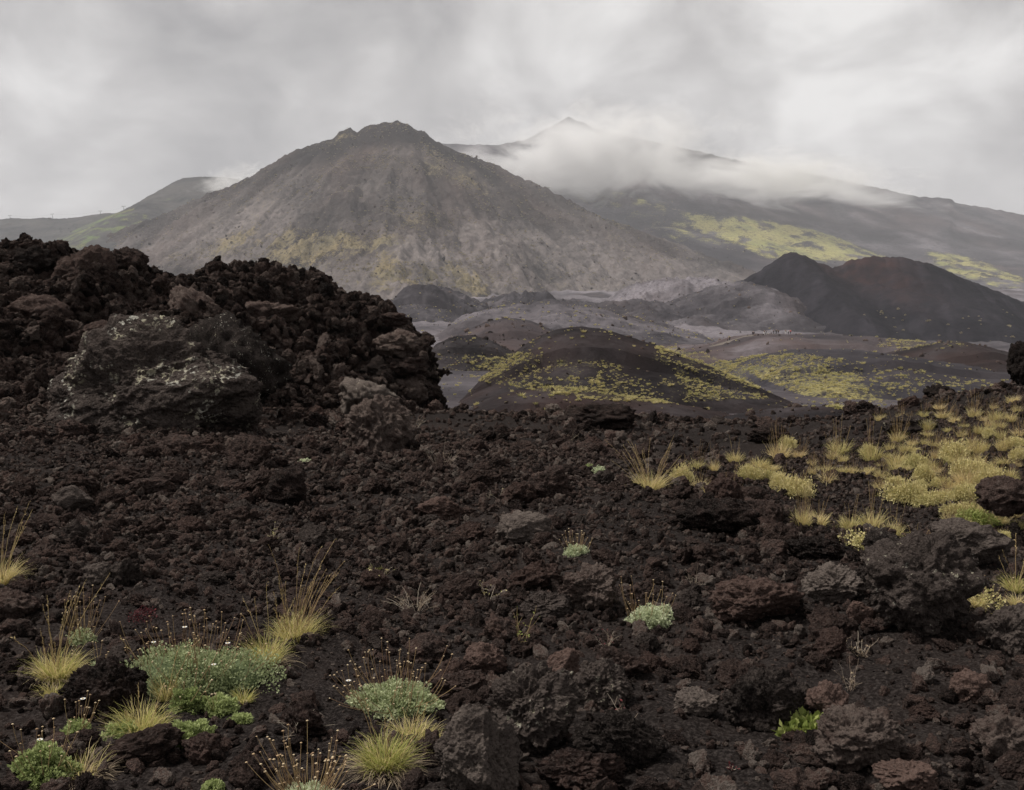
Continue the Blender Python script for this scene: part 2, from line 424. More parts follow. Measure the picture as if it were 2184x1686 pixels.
# ------------------------------------------------------------------ the ground near the camera
gcp = []
def g(u, v, D): gcp.append(at(u, v, D))
for u in (-400, 500, 1092, 1700, 2600): g(u, 1686, 3.35)
for u in (-200, 500, 1092, 1700, 2400): g(u, 1500, 4.25)
for u, D in ((-200, 5.5), (300, 5.7), (900, 5.8), (1400, 5.8), (1900, 5.55), (2300, 5.3)): g(u, 1300, D)
g(0, 1100, 8.0); g(600, 1100, 8.6); g(1092, 1090, 8.8); g(1500, 1075, 8.9); g(1900, 1180, 7.4); g(2200, 1180, 7.2)
g(1700, 1105, 10.6); g(2000, 1130, 10.3); g(2250, 1130, 9.8)
g(0, 1000, 10.2); g(500, 1000, 10.8); g(1000, 990, 11.6); g(1400, 1015, 11.6); g(1700, 1010, 13.0); g(2000, 1010, 12.3); g(2250, 1000, 11.4)
g(-300, 940, 12); g(0, 930, 13.0); g(500, 930, 14.0); g(880, 930, 15.5); g(1200, 930, 16.5); g(1600, 960, 16.0); g(1900, 925, 14.8); g(2184, 890, 13.2)
g(930, 878, 21.0); g(1100, 888, 22.0); g(1250, 884, 22.0); g(1450, 900, 22.5); g(1600, 916, 23.0); g(1720, 918, 22.5); g(1850, 892, 19.5); g(2000, 850, 17.4); g(2184, 824, 16.0); g(2500, 790, 15.5)
for x in (-20, -8, 0, 8, 20):
    gcp.append(np.array([x, 33.0, -2.9])); gcp.append(np.array([x * 1.3, 48.0, -5.6]))
for x in (-16, -9): gcp.append(np.array([x, 22.0, 0.2]))
for x in (-6, 0, 6): gcp.append(np.array([x, 0.0, 0.02])); gcp.append(np.array([x * 1.4, -7.0, 0.1]))
gcp = np.array(gcp)
gfit = tps_fit(gcp[:, :2], gcp[:, 2], 0.02)

def gh(x, y, fine=True):
    z = tps_eval(gfit, x, y)
    z = z + 0.085 * fbm(np.asarray(x) * 0.75, np.asarray(y) * 0.75, 0, 3, 3) * sstep(2, 6, y)
    z = z + 0.035 * fbm(np.asarray(x) * 2.6, np.asarray(y) * 2.6, 0, 11, 2, kind='b')
    if fine: z = z + 0.014 * fbm(np.asarray(x) * 9, np.asarray(y) * 9, 0, 23, 3)
    return z

_ty = np.concatenate([np.linspace(2.4, 10, 500), np.linspace(10.03, 34, 600)])
def at_ground(u, v):
    d = ray(u, v)
    z = EYE + d[2] * _ty
    h = gh(d[0] * _ty, _ty, False)
    k = np.nonzero(h >= z)[0]
    i = k[0] if len(k) else len(_ty) - 1
    y = _ty[i]
    return np.array([d[0] * y, y, float(gh(np.array([d[0] * y]), np.array([y]), False)[0])])

ny, nx = 350, 370
yy = -6 + (np.linspace(0, 1, ny) ** 1.55) * 54
aa = np.linspace(-1, 1, nx)
Yg = np.repeat(yy[:, None], nx, 1)
Xg = aa[None] * (3.0 + 0.74 * (Yg + 6))
ground = link('ground', grid_mesh('ground', Xg, Yg, gh(Xg, Yg)), M['ground'])
tag(ground, 'black volcanic ash and cinder ground sloping away from the viewer', kind='structure')

# ------------------------------------------------------------------ valley floor out to the horizon
vcp = []
def vf_(u, v, D):
    p = at(u, v, D); vcp.append((p[0] / D, math.log(D), (p[2] - EYE) / D))
for u in (-900, 300, 1092, 1800, 3000): vf_(u, 1060, 36); vf_(u, 915, 70)
for u, v in ((-900, 860), (500, 862), (950, 866), (1300, 872), (1700, 885), (2184, 880), (3000, 880)): vf_(u, v, 100)
for u, v in ((-900, 815), (500, 815), (960, 806), (1500, 835), (1800, 862), (2184, 850), (3000, 850)): vf_(u, v, 170)
for u, v in ((-900, 770), (500, 770), (960, 766), (1400, 790), (1800, 822), (2184, 812), (3000, 800)): vf_(u, v, 270)
for u, v in ((-900, 725), (500, 725), (960, 725), (1400, 737), (1800, 775), (2184, 768), (3000, 760)): vf_(u, v, 430)
for u, v in ((-900, 690), (500, 690), (960, 694), (1400, 712), (1800, 725), (2184, 735), (3000, 730)): vf_(u, v, 650)
for u, v in ((-900, 660), (500, 660), (960, 668), (1400, 676), (1800, 690), (2184, 705), (3000, 705)): vf_(u, v, 950)
for u, v in ((-900, 635), (500, 640), (960, 645), (1400, 640), (1800, 655), (2184, 672), (3000, 680)): vf_(u, v, 1450)
for u in (-900, 1092, 3000): vf_(u, 620, 2200); vf_(u, 640, 5000); vf_(u, 665, 14000)
vcp = np.array(vcp)
vfit = tps_fit(vcp[:, :2], vcp[:, 2], 0.003)

def vh(x, y):
    e_ = tps_eval(vfit, x / y, np.log(y))
    z = EYE + e_ * y
    amp = np.clip(y / 400, 0.15, 3.0) * (1 - sstep(2500, 6000, y))
    am2 = 1 + 0.8 * sstep(450, 800, y)
    z = z + amp * am2 * 1.6 * fbm(x / 60, y / 60, 0, 5, 4) + amp * am2 * 0.5 * fbm(x / 13, y / 13, 0, 9, 3, kind='b')
    return z

def fan(a0, a1, na, y0, y1, nyv, power=1.0):
    t = np.linspace(0, 1, nyv) ** power
    y = np.exp(np.log(y0) + t * (np.log(y1) - np.log(y0)))
    a = np.linspace(a0, a1, na)
    Y = np.repeat(y[:, None], na, 1); X = Y * a[None]
    return X, Y

VEG = {}   # named regions of plant cover, outlines read off the photograph
VEG['dome'] = [(990, 800), (1040, 765), (1110, 752), (1150, 756), (1215, 775), (1290, 765), (1335, 800), (1400, 815), (1440, 800), (1385, 762), (1400, 738), (1440, 740), (1520, 765), (1590, 800), (1640, 850), (1400, 862), (1250, 852), (1120, 830), (1010, 812)]
VEG['swath'] = [(1470, 742), (1560, 775), (1650, 785), (1760, 782), (1830, 800), (1860, 840), (1900, 870), (1790, 878), (1720, 850), (1640, 815), (1560, 785)]
VEG['front'] = [(1540, 775), (1620, 758), (1720, 755), (1850, 775), (1980, 790), (2110, 815), (2150, 840), (1980, 860), (1880, 872), (1800, 800)]
VEG['floor'] = [(925, 765), (1060, 750), (1000, 800), (1010, 860), (925, 868)]
VEG['knolls'] = [(850, 650), (1000, 640), (1180, 645), (1340, 660), (1440, 690), (1560, 720), (1450, 740), (1200, 690), (1000, 690), (880, 720)]
VEG['band'] = [(1900, 715), (2050, 728), (2060, 738), (1980, 748), (1850, 748)]

def veg_mask(u, v):
    m = np.zeros(np.shape(u))
    for k, w in (('dome', .85), ('swath', 1.0), ('front', .55), ('floor', .35), ('knolls', .2), ('band', .8)):
        m = np.maximum(m, w * inpoly(u, v, VEG[k]))
    return m

def landform(name, X, Y, Z, mat, label, veg=None, red=None, ash=None):
    me = grid_mesh(name, X, Y, Z)
    attr(me, 'veg', veg if veg is not None else np.zeros(X.size))
    attr(me, 'red', red if red is not None else np.zeros(X.size))
    attr(me, 'ash', ash if ash is not None else np.zeros(X.size))
    o = link(name, me, mat)
    tag(o, label, kind='structure')
    return o

X, Y = fan(-0.95, 0.95, 330, 36, 14000, 320)
Z = vh(X, Y)
u, v = proj(np.stack([X, Y, Z], -1))
nv = fbm(X / 40, Y / 40, 0, 31, 3)
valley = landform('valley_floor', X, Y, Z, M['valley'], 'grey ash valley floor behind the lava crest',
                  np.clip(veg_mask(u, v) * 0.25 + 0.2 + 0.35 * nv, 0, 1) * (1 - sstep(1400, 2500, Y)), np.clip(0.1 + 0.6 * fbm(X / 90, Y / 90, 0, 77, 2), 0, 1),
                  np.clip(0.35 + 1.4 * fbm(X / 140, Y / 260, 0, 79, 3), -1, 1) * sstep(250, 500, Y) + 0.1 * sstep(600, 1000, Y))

def prof(pts, D):
    """skyline outline (photo raster) -> world x, z at distance D"""
    p = np.array([at(uu, vv, D) for uu, vv in pts]); return p[:, 0], p[:, 2]

HILLS = []     # (X, Y, Z) surfaces kept for scattering
def bump_hill(name, pts, D, wf, wb, base_v, label, mat='hill', rough=0.5, seed=1, na=130, nyv=110, red=0.2, veg0=0.0, sharp=1.6, cap=None, vegk=0.62, ash0=0.0):
    px, pz = prof(pts, D)
    zb = at(1092, base_v, D)[2]
    x = np.linspace(px[0], px[-1], na)
    y = np.linspace(D - wf, D + wb, nyv)
    Yh, Xh = np.meshgrid(y, x, indexing='ij')
    H = np.interp(Xh, px, pz)
    for _ in range(3):
        H[:, 1:-1] = 0.25 * H[:, :-2] + 0.5 * H[:, 1:-1] + 0.25 * H[:, 2:]
    d = np.where(Yh < D, (D - Yh) / wf, (Yh - D) / wb)
    gk = (1 - np.clip(d, 0, 1) ** sharp)
    gk = gk * (1 - 0.25 * np.sin(np.pi * np.clip(d, 0, 1)) * (d > 0.5))
    sz = wf
    Zb = vh(Xh, Yh)
    edge = np.minimum(1, np.minimum((Xh - px[0]), (px[-1] - Xh)) / (0.12 * (px[-1] - px[0])))
    zr = vh(x, np.full(na, D))
    lift = np.maximum(H - zr[None], -0.02 * sz) 
    Zh = Zb + lift * gk - 0.03 * sz * sstep(0.8, 1.0, d) - 0.03 * sz * (1 - edge)
    Zh = Zh + rough * sz * 0.03 * fbm(Xh / sz * 2.5, Yh / sz * 2.5, 0, seed, 5) * (0.25 + np.clip(d, 0, 1)) + rough * sz * 0.006 * fbm(Xh / sz * 14, Yh / sz * 14, 0, seed + 5, 3, kind='b')
    uu, vv = proj(np.stack([Xh, Yh, Zh], -1))
    vm = np.clip(veg_mask(uu, vv) * vegk + veg0 + 0.3 * fbm(Xh / sz * 3, Yh / sz * 3, 0, seed + 2, 3), 0, 1)
    if cap is not None: vm = vm * (1 - inpoly(uu, vv, cap))
    rd = np.clip(red + 0.8 * fbm(Xh / sz * 1.6, Yh / sz * 1.6, 0, seed + 9, 3), 0, 1)
    o = landform(name, Xh, Yh, Zh, M[mat], label, vm, rd, np.clip(ash0 + 0.9 * fbm(Xh / sz * 2.2, Yh / sz * 2.2, 0, seed + 31, 3), -1, 1))
    HILLS.append((name, Xh, Yh, Zh))
    return o

bump_hill('hill', [(930, 890), (985, 848), (1050, 790), (1105, 745), (1150, 716), (1190, 702), (1235, 697), (1290, 703), (1350, 722), (1420, 746), (1500, 775), (1590, 818), (1680, 868), (1760, 910)],
          118, 21, 20, 885, 'rounded dark cinder hill with a bare top and straw-coloured tussocks below', seed=2, red=0.25, rough=0.5, sharp=1.7, nyv=150, na=190)
bump_hill('hill', [(1300, 800), (1380, 775), (1450, 752), (1520, 738), (1590, 718), (1650, 713), (1760, 714), (1880, 721), (1960, 735), (2040, 752), (2120, 775), (2250, 815)],
          370, 75, 60, 800, 'low brown cinder hill with hikers on its crest', mat='valley', seed=5, red=0.75, ash0=-0.1, rough=0.25, sharp=1.7, veg0=0.05)
bump_hill('hill', [(1480, 850), (1560, 785), (1620, 760), (1700, 746), (1800, 746), (1900, 756), (2000, 775), (2100, 800), (2250, 850), (2400, 900)],
          250, 75, 60, 868, 'broad ash hill dotted with yellow tussocks in front of the hikers', mat='valley', ash0=-0.55, seed=8, red=0.05, rough=0.5, sharp=1.6, veg0=0.15, na=190, nyv=140)
bump_hill('hill', [(1850, 770), (1920, 752), (1980, 735), (2040, 728), (2100, 740), (2184, 765), (2300, 800)],
          310, 40, 40, 790, 'small cinder knob with a rust red scar beside the ash hill', seed=12, red=0.6, rough=0.5, veg0=0.05)
bump_hill('hill', [(800, 690), (840, 645), (870, 622), (905, 611), (950, 618), (990, 632), (1040, 655), (1080, 680)],
          760, 90, 90, 680, 'dark rocky knoll at the foot of the great mountain', mat='valley', ash0=-0.4, seed=15, red=0.0, rough=0.9)
bump_hill('hill', [(900, 740), (950, 700), (1000, 672), (1060, 658), (1120, 646), (1180, 645), (1240, 656), (1340, 676), (1440, 700), (1560, 730)],
          520, 110, 90, 722, 'broad dark lava mound with sparse pale tussocks in the valley', mat='valley', ash0=0.15, seed=18, red=0.0, rough=1.0, veg0=0.1, na=170)
bump_hill('hill', [(930, 735), (980, 712), (1030, 690), (1080, 678), (1130, 684), (1190, 710), (1260, 740)],
          330, 55, 45, 742, 'reddish cinder mound between dark knolls', mat='valley', ash0=-0.5, seed=21, red=0.8, rough=0.5, veg0=0.05)
bump_hill('hill', [(900, 770), (930, 735), (970, 718), (1010, 716), (1050, 728), (1090, 750), (1130, 775)],
          230, 26, 26, 768, 'small black cinder mound beside the lava ridge end', seed=25, red=0.1, rough=0.8, veg0=0.0)
bump_hill('hill', [(960, 905), (1010, 860), (1080, 838), (1170, 826), (1260, 834), (1380, 850), (1500, 872), (1620, 900)],
          78, 14, 12, 905, 'low rust brown cinder hump behind the crest', seed=28, red=0.75, rough=0.7)
bump_hill('hill', [(1500, 905), (1600, 880), (1700, 868), (1780, 868), (1880, 880), (1960, 905)],
          60, 10, 10, 915, 'smooth grey ash hump just behind the lava crest', seed=29, red=0.0, rough=0.3)

bump_hill('hill', [(1180, 672), (1240, 655), (1300, 644), (1360, 640), (1430, 648), (1500, 662), (1580, 684), (1640, 705)],
          820, 90, 80, 700, 'low rough lava swell in the valley left of the crater cone', mat='valley', ash0=-0.3, seed=33, red=0.1, rough=0.7, veg0=0.15)
bump_hill('hill', [(1280, 640), (1330, 618), (1390, 603), (1450, 598), (1520, 600), (1590, 610), (1680, 640)],
          1250, 130, 110, 650, 'long pale ash shoulder behind the crater cone', mat='valley', ash0=0.7, seed=36, red=0.1, rough=0.4, veg0=0.1)
bump_hill('hill', [(1330, 690), (1400, 655), (1470, 628), (1530, 609), (1590, 602), (1650, 615), (1720, 650), (1800, 690)],
          840, 120, 70, 700, 'dark ash apron spreading from the left foot of the crater cone', mat='valley', ash0=0.0, seed=43, red=0.05, rough=0.4, veg0=0.1)
bump_hill('hill', [(1000, 655), (1040, 640), (1090, 630), (1150, 634), (1220, 645), (1290, 660)],
          1000, 90, 80, 665, 'small dark crag field on the ash flat below the great mountain', mat='valley', ash0=-0.4, seed=39, red=0.2, rough=0.8, veg0=0.15)

# twin-peaked crater cone
def make_cone():
    D = 900.0
    pts = [(1430, 700), (1500, 655), (1555, 618), (1592, 596), (1640, 566), (1672, 546), (1690, 539), (1708, 545), (1738, 558), (1775, 565), (1800, 555), (1815, 549), (1870, 547),
           (1925, 549), (1960, 560), (2010, 578), (2080, 606), (2150, 634), (2250, 672), (2350, 705)]
    px, pz = prof(pts, D)
    na, nyv = 260, 170
    x = np.linspace(px[0], px[-1], na); y = np.linspace(D - 260, D + 200, nyv)
    Yh, Xh = np.meshgrid(y, x, indexing='ij')
    H = np.interp(Xh, px, pz)
    dy = D - Yh
    ad = np.sqrt(dy ** 2 + 10 ** 2) - 10
    Zh = H - np.where(dy > 0, 0.42, 0.55) * ad + 0.00045 * np.clip(ad, 0, 200) ** 2
    # breached crater bowl opening towards the viewer below the saddle
    cxw = at(1800, 570, D)[0]
    gx = (Xh - cxw - (dy * 0.18)) / 26.0
    Zh = Zh - 7.0 * np.exp(-gx ** 2) * np.exp(-((dy - 38) / 42) ** 2)
    gx2 = (Xh - at(1760, 600, D)[0] - dy * 0.5) / 9.0
    Zh = Zh - 3.5 * np.exp(-gx2 ** 2) * sstep(0, 40, dy) * (1 - sstep(150, 240, dy))
    gx3 = (Xh - at(1880, 570, D)[0] - dy * 0.33) / 8.0
    Zh = Zh - 2.5 * np.exp(-gx3 ** 2) * sstep(10, 40, dy) * (1 - sstep(120, 200, dy))
    Zh = Zh + 2.2 * fbm(Xh / 35, Yh / 60, 0, 41, 4) + 1.3 * fbm((Xh + 0.3 * dy) / 9, Yh / 60, 0, 44, 3, kind='r') + 0.8 * fbm(Xh / 9, Yh / 9, 0, 43, 3, kind='b')
    uu, vv = proj(np.stack([Xh, Yh, Zh], -1))
    rd = np.exp(-((Xh - cxw - dy * 0.25) / 34) ** 2) * np.exp(-((dy - 15) / 60) ** 2) * 1.1
    rd += 0.8 * np.exp(-((uu - 1870) / 75) ** 2 - ((vv - 560) / 16) ** 2)
    rd += 0.6 * np.exp(-((uu - 1900 - (vv - 600)) / 60) ** 2 - ((vv - 620) / 40) ** 2)
    rd = np.clip(0.6 * rd * (0.7 + 0.8 * fbm(Xh / 14, Yh / 14, 0, 47, 3)), 0, 1)
    vg = 0.15 * sstep(655, 690, vv) + 0.15 * fbm(Xh / 30, Yh / 30, 0, 3, 2)
    o = landform('crater_cone', Xh, Yh, Zh, M['cone'], 'dark twin-peaked crater cone with reddish cinder around its rim', np.clip(vg, 0, 1), rd, np.clip(0.45 * fbm((Xh + 0.3 * dy) / 12, Yh / 90, 0, 48, 3) - 0.05, -1, 1))
    HILLS.append(('cone', Xh, Yh, Zh))
make_cone()

# the great mountain
MT_VEG = [[(330, 560), (420, 520), (560, 480), (640, 490), (760, 500), (830, 490), (850, 560), (760, 580), (640, 570), (520, 545)],
          [(740, 610), (830, 560), (960, 555), (1060, 580), (1090, 625), (980, 640), (860, 625)],
          [(700, 330), (780, 290), (920, 310), (1000, 350), (1080, 420), (960, 400), (850, 350), (760, 350)],
          [(800, 430), (870, 420), (960, 470), (1040, 520), (980, 530), (880, 490)]]
def make_mountain():
    D = 2500.0
    pts = [(-200, 705), (0, 620), (120, 566), (215, 522), (300, 485), (400, 442), (500, 396), (560, 366), (620, 335), (680, 309), (715, 295), (722, 284), (745, 277), (762, 284), (785, 272), (815, 264), (845, 262), (868, 266), (885, 277), (905, 282),
           (925, 300), (960, 318), (1010, 337), (1060, 362), (1120, 395), (1180, 422), (1250, 455), (1330, 490), (1400, 518), (1500, 552), (1600, 582), (1750, 625)]
    px, pz = prof(pts, D)
    Xh, Yh = fan(-0.72, 0.34, 480, 1350, 3300, 230)
    # ridge line bends a little towards the viewer on both flanks
    a = Xh / Yh
    xs = a * D
    H = np.interp(xs, px, pz)
    dy = (D - Yh)
    xx = np.linspace(px[0], px[-1], 600); hs = np.interp(xx, px, pz)
    ker = np.exp(-np.linspace(-2.2, 2.2, 71) ** 2); ker /= ker.sum()
    hs = np.convolve(np.pad(hs, 35, mode='edge'), ker, 'valid')
    Hs = np.interp(xs, xx, hs)
    kk = sstep(15, 230, np.abs(dy)); H = H * (1 - kk) + Hs * kk
    r = 60.0
    ad = np.sqrt(dy ** 2 + r * r) - r
    sl_ = np.where(dy > 0, 0.47, 0.6)
    drop = sl_ * ad - np.where(dy > 0, 1.0e-4, 0) * ad ** 2
    # keep the skyline where it stands: heights scale with distance along each line of fall
    Zh = EYE + (H - EYE) * (1 - 0.25 * np.clip(dy / 1000, 0, 1)) - drop
    spur = sstep(80, 500, np.abs(dy))
    Zh = Zh + 26 * spur * fbm(Xh / 260 + 3, Yh / 420, 0, 51, 3) + 9 * spur * fbm(Xh / 70, Yh / 120, 0, 55, 3, kind='r') + 9 * (0.55 + 0.45 * spur) * fbm(Xh / 34, Yh / 34, 0, 58, 4, 0.6, kind='b')
    # gullies running down the fall line
    th = np.arctan2(Xh - at(840, 262, D)[0], np.maximum(dy + 150, 1))
    rr = np.hypot(Xh - at(840, 262, D)[0], dy)
    Zh = Zh + 19 * sstep(40, 350, rr) * (fbm(th * 7, rr / 700, 0, 61, 5, 0.6, kind='r') - 0.1)
    # foot hummocks
    for (hu, hv, hd, hr, hh) in ((960, 590, 1700, 110, 30), (560, 560, 1800, 160, 30), (880, 620, 1520, 70, 16), (1300, 600, 1650, 150, 14)):
        p = at(hu, hv, hd); Zh = Zh + hh * np.exp(-(((Xh - p[0]) ** 2 + (Yh - p[1]) ** 2) / hr ** 2))
    uu, vv = proj(np.stack([Xh, Yh, Zh], -1))
    vg = np.zeros(Xh.shape)
    for i, (pl, w) in enumerate(zip(MT_VEG, (0.6, 0.85, 0.25, 0.3))):
        vg = np.maximum(vg, w * inpoly(uu, vv, pl))
    for _ in range(6):
        vg[1:-1, 1:-1] = (vg[:-2, 1:-1] + vg[2:, 1:-1] + vg[1:-1, :-2] + vg[1:-1, 2:] + vg[1:-1, 1:-1]) / 5
    vg = np.clip(0.55 * vg * (1 + 1.6 * fbm(Xh / 45, Yh / 60, 0, 64, 4)) + 0.32 + 0.6 * fbm(Xh / 160, Yh / 240, 0, 63, 4), 0, 1)
    rd = np.clip(0.2 + 0.9 * fbm(Xh / 200, Yh / 300, 0, 66, 3), 0, 1)
    ash = 0.9 * inpoly(uu, vv, [(650, 585), (760, 560), (860, 520), (980, 480), (1060, 470), (1150, 500), (1280, 500), (1400, 545), (1620, 595), (1500, 650), (1200, 660), (1000, 650), (760, 660)]) + 0.6 * inpoly(uu, vv, [(260, 540), (420, 470), (560, 430), (640, 470), (600, 560), (500, 600)])
    ash = ash - 1.0 * inpoly(uu, vv, [(540, 385), (640, 320), (720, 275), (840, 250), (910, 270), (1000, 330), (1080, 385), (960, 345), (900, 310), (800, 310), (700, 345)])
    for _ in range(14):
        ash[1:-1, 1:-1] = (ash[:-2, 1:-1] + ash[2:, 1:-1] + ash[1:-1, :-2] + ash[1:-1, 2:] + ash[1:-1, 1:-1]) / 5
    ash = np.clip(ash + 0.8 * fbm(th * 5, rr / 260, 0, 69, 3) - 0.45 * sstep(150, -60, dy + 0.0) * (uu < 760), -1, 1)
    landform('mountain', Xh, Yh, Zh, M['mountain'], 'great steep grey mountain with a craggy dark summit and yellowish plant patches', vg, rd, ash)
    HILLS.append(('mountain', Xh, Yh, Zh))
make_mountain()

# massif in the cloud behind
MS_VEG = [(1450, 452), (1530, 455), (1640, 470), (1740, 492), (1830, 522), (1910, 555), (1760, 562), (1640, 548), (1560, 520), (1470, 480)]
MS_VEG2 = [(1960, 525), (2060, 545), (2184, 590), (2184, 625), (2100, 610), (1990, 570)]
MS_VEG3 = [(1180, 405), (1300, 402), (1440, 430), (1470, 470), (1600, 540), (1440, 520), (1300, 460)]
def make_massif():
    D = 4800.0
    pts = [(-300, 690), (300, 600), (640, 420), (800, 330), (940, 305), (1000, 308), (1060, 309), (1120, 298), (1165, 275), (1195, 258), (1212, 247), (1228, 256), (1270, 274), (1340, 292), (1440, 311), (1540, 335), (1700, 365),
           (1850, 396), (1960, 420), (2030, 424), (2036, 432), (2100, 443), (2184, 459), (2350, 492), (2600, 560)]
    px, pz = prof(pts, D)
    Xh, Yh = fan(-0.35, 0.70, 330, 1700, 6000, 200)
    xs = Xh / Yh * D
    H = np.interp(xs, px, pz)
    dy = D - Yh
    ad = np.sqrt(dy ** 2 + 50 ** 2) - 50
    # concave fall towards the viewer
    foot = EYE + (700 - 655) / F * Yh
    t = np.clip(dy / 2900, 0, 1)
    Zf = (EYE + (H - EYE) * Yh / D) * (1 - t) ** 1.35 + foot * (1 - (1 - t) ** 1.35)
    Zh = np.where(dy > 0, Zf, H - 0.4 * ad)
    sp = sstep(100, 700, np.abs(dy))
    Zh = Zh + 45 * sp * fbm(Xh / 500 + 7, Yh / 900, 0, 71, 3) * (1 - 0.5 * t) + 5 * fbm(Xh / 60, Yh / 60, 0, 75, 4, kind='b')
    # grassy spur running down to the right
    p0, p1 = at(1440, 462, 3100), at(1960, 575, 2650)
    q = np.clip(((Xh - p0[0]) * (p1[0] - p0[0]) + (Yh - p0[1]) * (p1[1] - p0[1])) / ((p1[0] - p0[0]) ** 2 + (p1[1] - p0[1]) ** 2), 0.0, 1.0)
    dd = np.hypot(Xh - (p0[0] + q * (p1[0] - p0[0])), Yh - (p0[1] + q * (p1[1] - p0[1])))
    zs = p0[2] + q * (p1[2] - p0[2])
    spz = zs - 5 - 0.24 * np.sqrt(dd ** 2 + 120 ** 2) - 60 * np.clip(-q, 0, 1)
    Zh = np.maximum(Zh, spz)
    uu, vv = proj(np.stack([Xh, Yh, Zh], -1))
    vg = np.maximum(1.0 * inpoly(uu, vv, MS_VEG), np.maximum(0.75 * inpoly(uu, vv, MS_VEG2), 0.45 * inpoly(uu, vv, MS_VEG3)))
    for _ in range(9):
        vg[1:-1, 1:-1] = (vg[:-2, 1:-1] + vg[2:, 1:-1] + vg[1:-1, :-2] + vg[1:-1, 2:] + vg[1:-1, 1:-1]) / 5
    vg = np.clip(vg * (1.0 + 1.1 * fbm(Xh / 60, Yh / 120, 0, 84, 4)) + 0.05 + 0.3 * fbm(Xh / 200, Yh / 300, 0, 83, 3), 0, 1)
    rd = np.clip(0.1 + 0.9 * fbm(Xh / 300, Yh / 500, 0, 86, 3), 0, 1)
    landform('mountain', Xh, Yh, Zh, M['massif'], 'huge far mountainside rising into drifting cloud behind the steep mountain', vg, rd, np.clip(-0.2 + 1.3 * fbm(Xh / 220 + Yh / 900, Yh / 300, 0, 88, 3), -1, 1))
    HILLS.append(('massif', Xh, Yh, Zh))
make_massif()

def far_ridge(pts, D, wf, label, seed, green, na=220, nyv=90):
    px, pz = prof(pts, D)
    x = np.linspace(px[0], px[-1], na); y = np.linspace(D - wf * 1.7, D + 300, nyv)
    Yh, Xh = np.meshgrid(y, x, indexing='ij')
    H = np.interp(Xh, px, pz); dy = D - Yh
    ad = np.sqrt(dy ** 2 + 25 ** 2) - 25
    Zh = H - 0.33 * ad + 14 * sstep(50, 400, np.abs(dy)) * fbm(Xh / 150, Yh / 260, 0, seed, 3) + 2.5 * fbm(Xh / 28, Yh / 28, 0, seed + 3, 4, kind='b')
    uu, vv = proj(np.stack([Xh, Yh, Zh], -1))
    vg = np.clip(green * (1 + 1.8 * fbm(Xh / 50, Yh / 60, 0, seed + 8, 4)) * (0.4 + 0.7 * inpoly(uu, vv, [(60, 540), (120, 505), (220, 460), (290, 445), (330, 470), (250, 510), (180, 540)])) + 0.4 * fbm(Xh / 120, Yh / 120, 0, seed + 7, 3), 0, 1)
    o = landform('hill', Xh, Yh, Zh, M['farhill'], label, vg, np.zeros(Xh.shape))
    return lambda xx: np.interp(xx, px, pz)
far_ridge([(-500, 500), (-200, 478), (0, 469), (30, 466), (60, 468), (90, 465), (120, 467), (150, 467), (200, 459), (230, 455), (270, 456), (330, 462), (420, 480)], 3500, 700, 'bluish far hill carrying the ski lift', 91, 0.15)
far_ridge([(-250, 690), (-50, 610), (60, 548), (130, 512), (190, 480), (240, 460), (275, 447), (300, 436), (325, 421), (350, 408), (378, 389), (400, 380), (430, 378), (480, 379), (540, 388), (650, 430), (800, 520)], 3300, 700, 'grey-green far hill running up behind the great mountain', 97, 0.6)

# ------------------------------------------------------------------ lava rocks
_ICO = {}
def ico(sub):
    if sub not in _ICO:
        bm = bmesh.new(); bmesh.ops.create_icosphere(bm, subdivisions=sub, radius=1.0)
        V = np.array([v.co[:] for v in bm.verts]); T = np.array([[v.index for v in f.verts] for f in bm.faces], np.int32)
        bm.free(); _ICO[sub] = (V / np.linalg.norm(V, axis=1, keepdims=True), T)
    return _ICO[sub]

def rock_verts(dims, seed, style='block', sub=4):
    """dims = half sizes. block: broken facets; clinker: knobbly scoria; smooth: worn slab"""
    r_ = np.random.default_rng(seed)
    P, T = ico(sub)
    dims = np.asarray(dims, float); L = float(dims.mean())
    rad = np.ones(len(P))
    nf = {'block': 13, 'clinker': 6, 'smooth': 8}[style]
    for k in range(nf):
        n = r_.normal(size=3); n /= np.linalg.norm(n)
        d = r_.uniform(0.5, 0.88) if style != 'clinker' else r_.uniform(0.7, 0.95)
        lim = d / np.maximum(P @ n, 1e-3)
        rad = np.minimum(rad, lim)
    Q = P * rad[:, None]
    o = r_.uniform(-50, 50, 3)
    q = Q * 1.0 + o
    amp = {'block': 0.20, 'clinker': 0.26, 'smooth': 0.20}[style]
    nf = lambda s, k, o_, gn=0.5, kd='n': fbm(q[:, 0] * s, q[:, 1] * s, q[:, 2] * s, seed + k, o_, gn, kind=kd)
    disp = amp * nf(1.3, 0, 3)
    if style == 'clinker':
        disp += 0.30 * (0.55 - worley(q * 2.1, seed + 5)) + 0.19 * (0.5 - worley(q * 4.6, seed + 6))
        if sub > 3: disp += 0.10 * (0.5 - worley(q * 10.0, seed + 7))
        disp += 0.07 * nf(7, 9, 4, 0.65, 'b')
    elif style == 'block':
        disp += 0.17 * nf(2.6, 3, 4, 0.6, 'r') + 0.06 * (0.5 - worley(q * 3.8, seed + 6))
        if sub > 3: disp += 0.07 * (worley(q * 8.0, seed + 7) - 0.5)
        disp += 0.05 * nf(8, 9, 4, 0.65, 'b')
    else:
        disp += 0.09 * nf(2.6, 3, 4, 0.6, 'r')
        if sub > 3: disp += 0.035 * (0.5 - worley(q * 8.0, seed + 7))
        disp += 0.025 * nf(9, 9, 4, 0.65, 'b')
    Q = Q + P * disp[:, None]
    return Q * dims, T

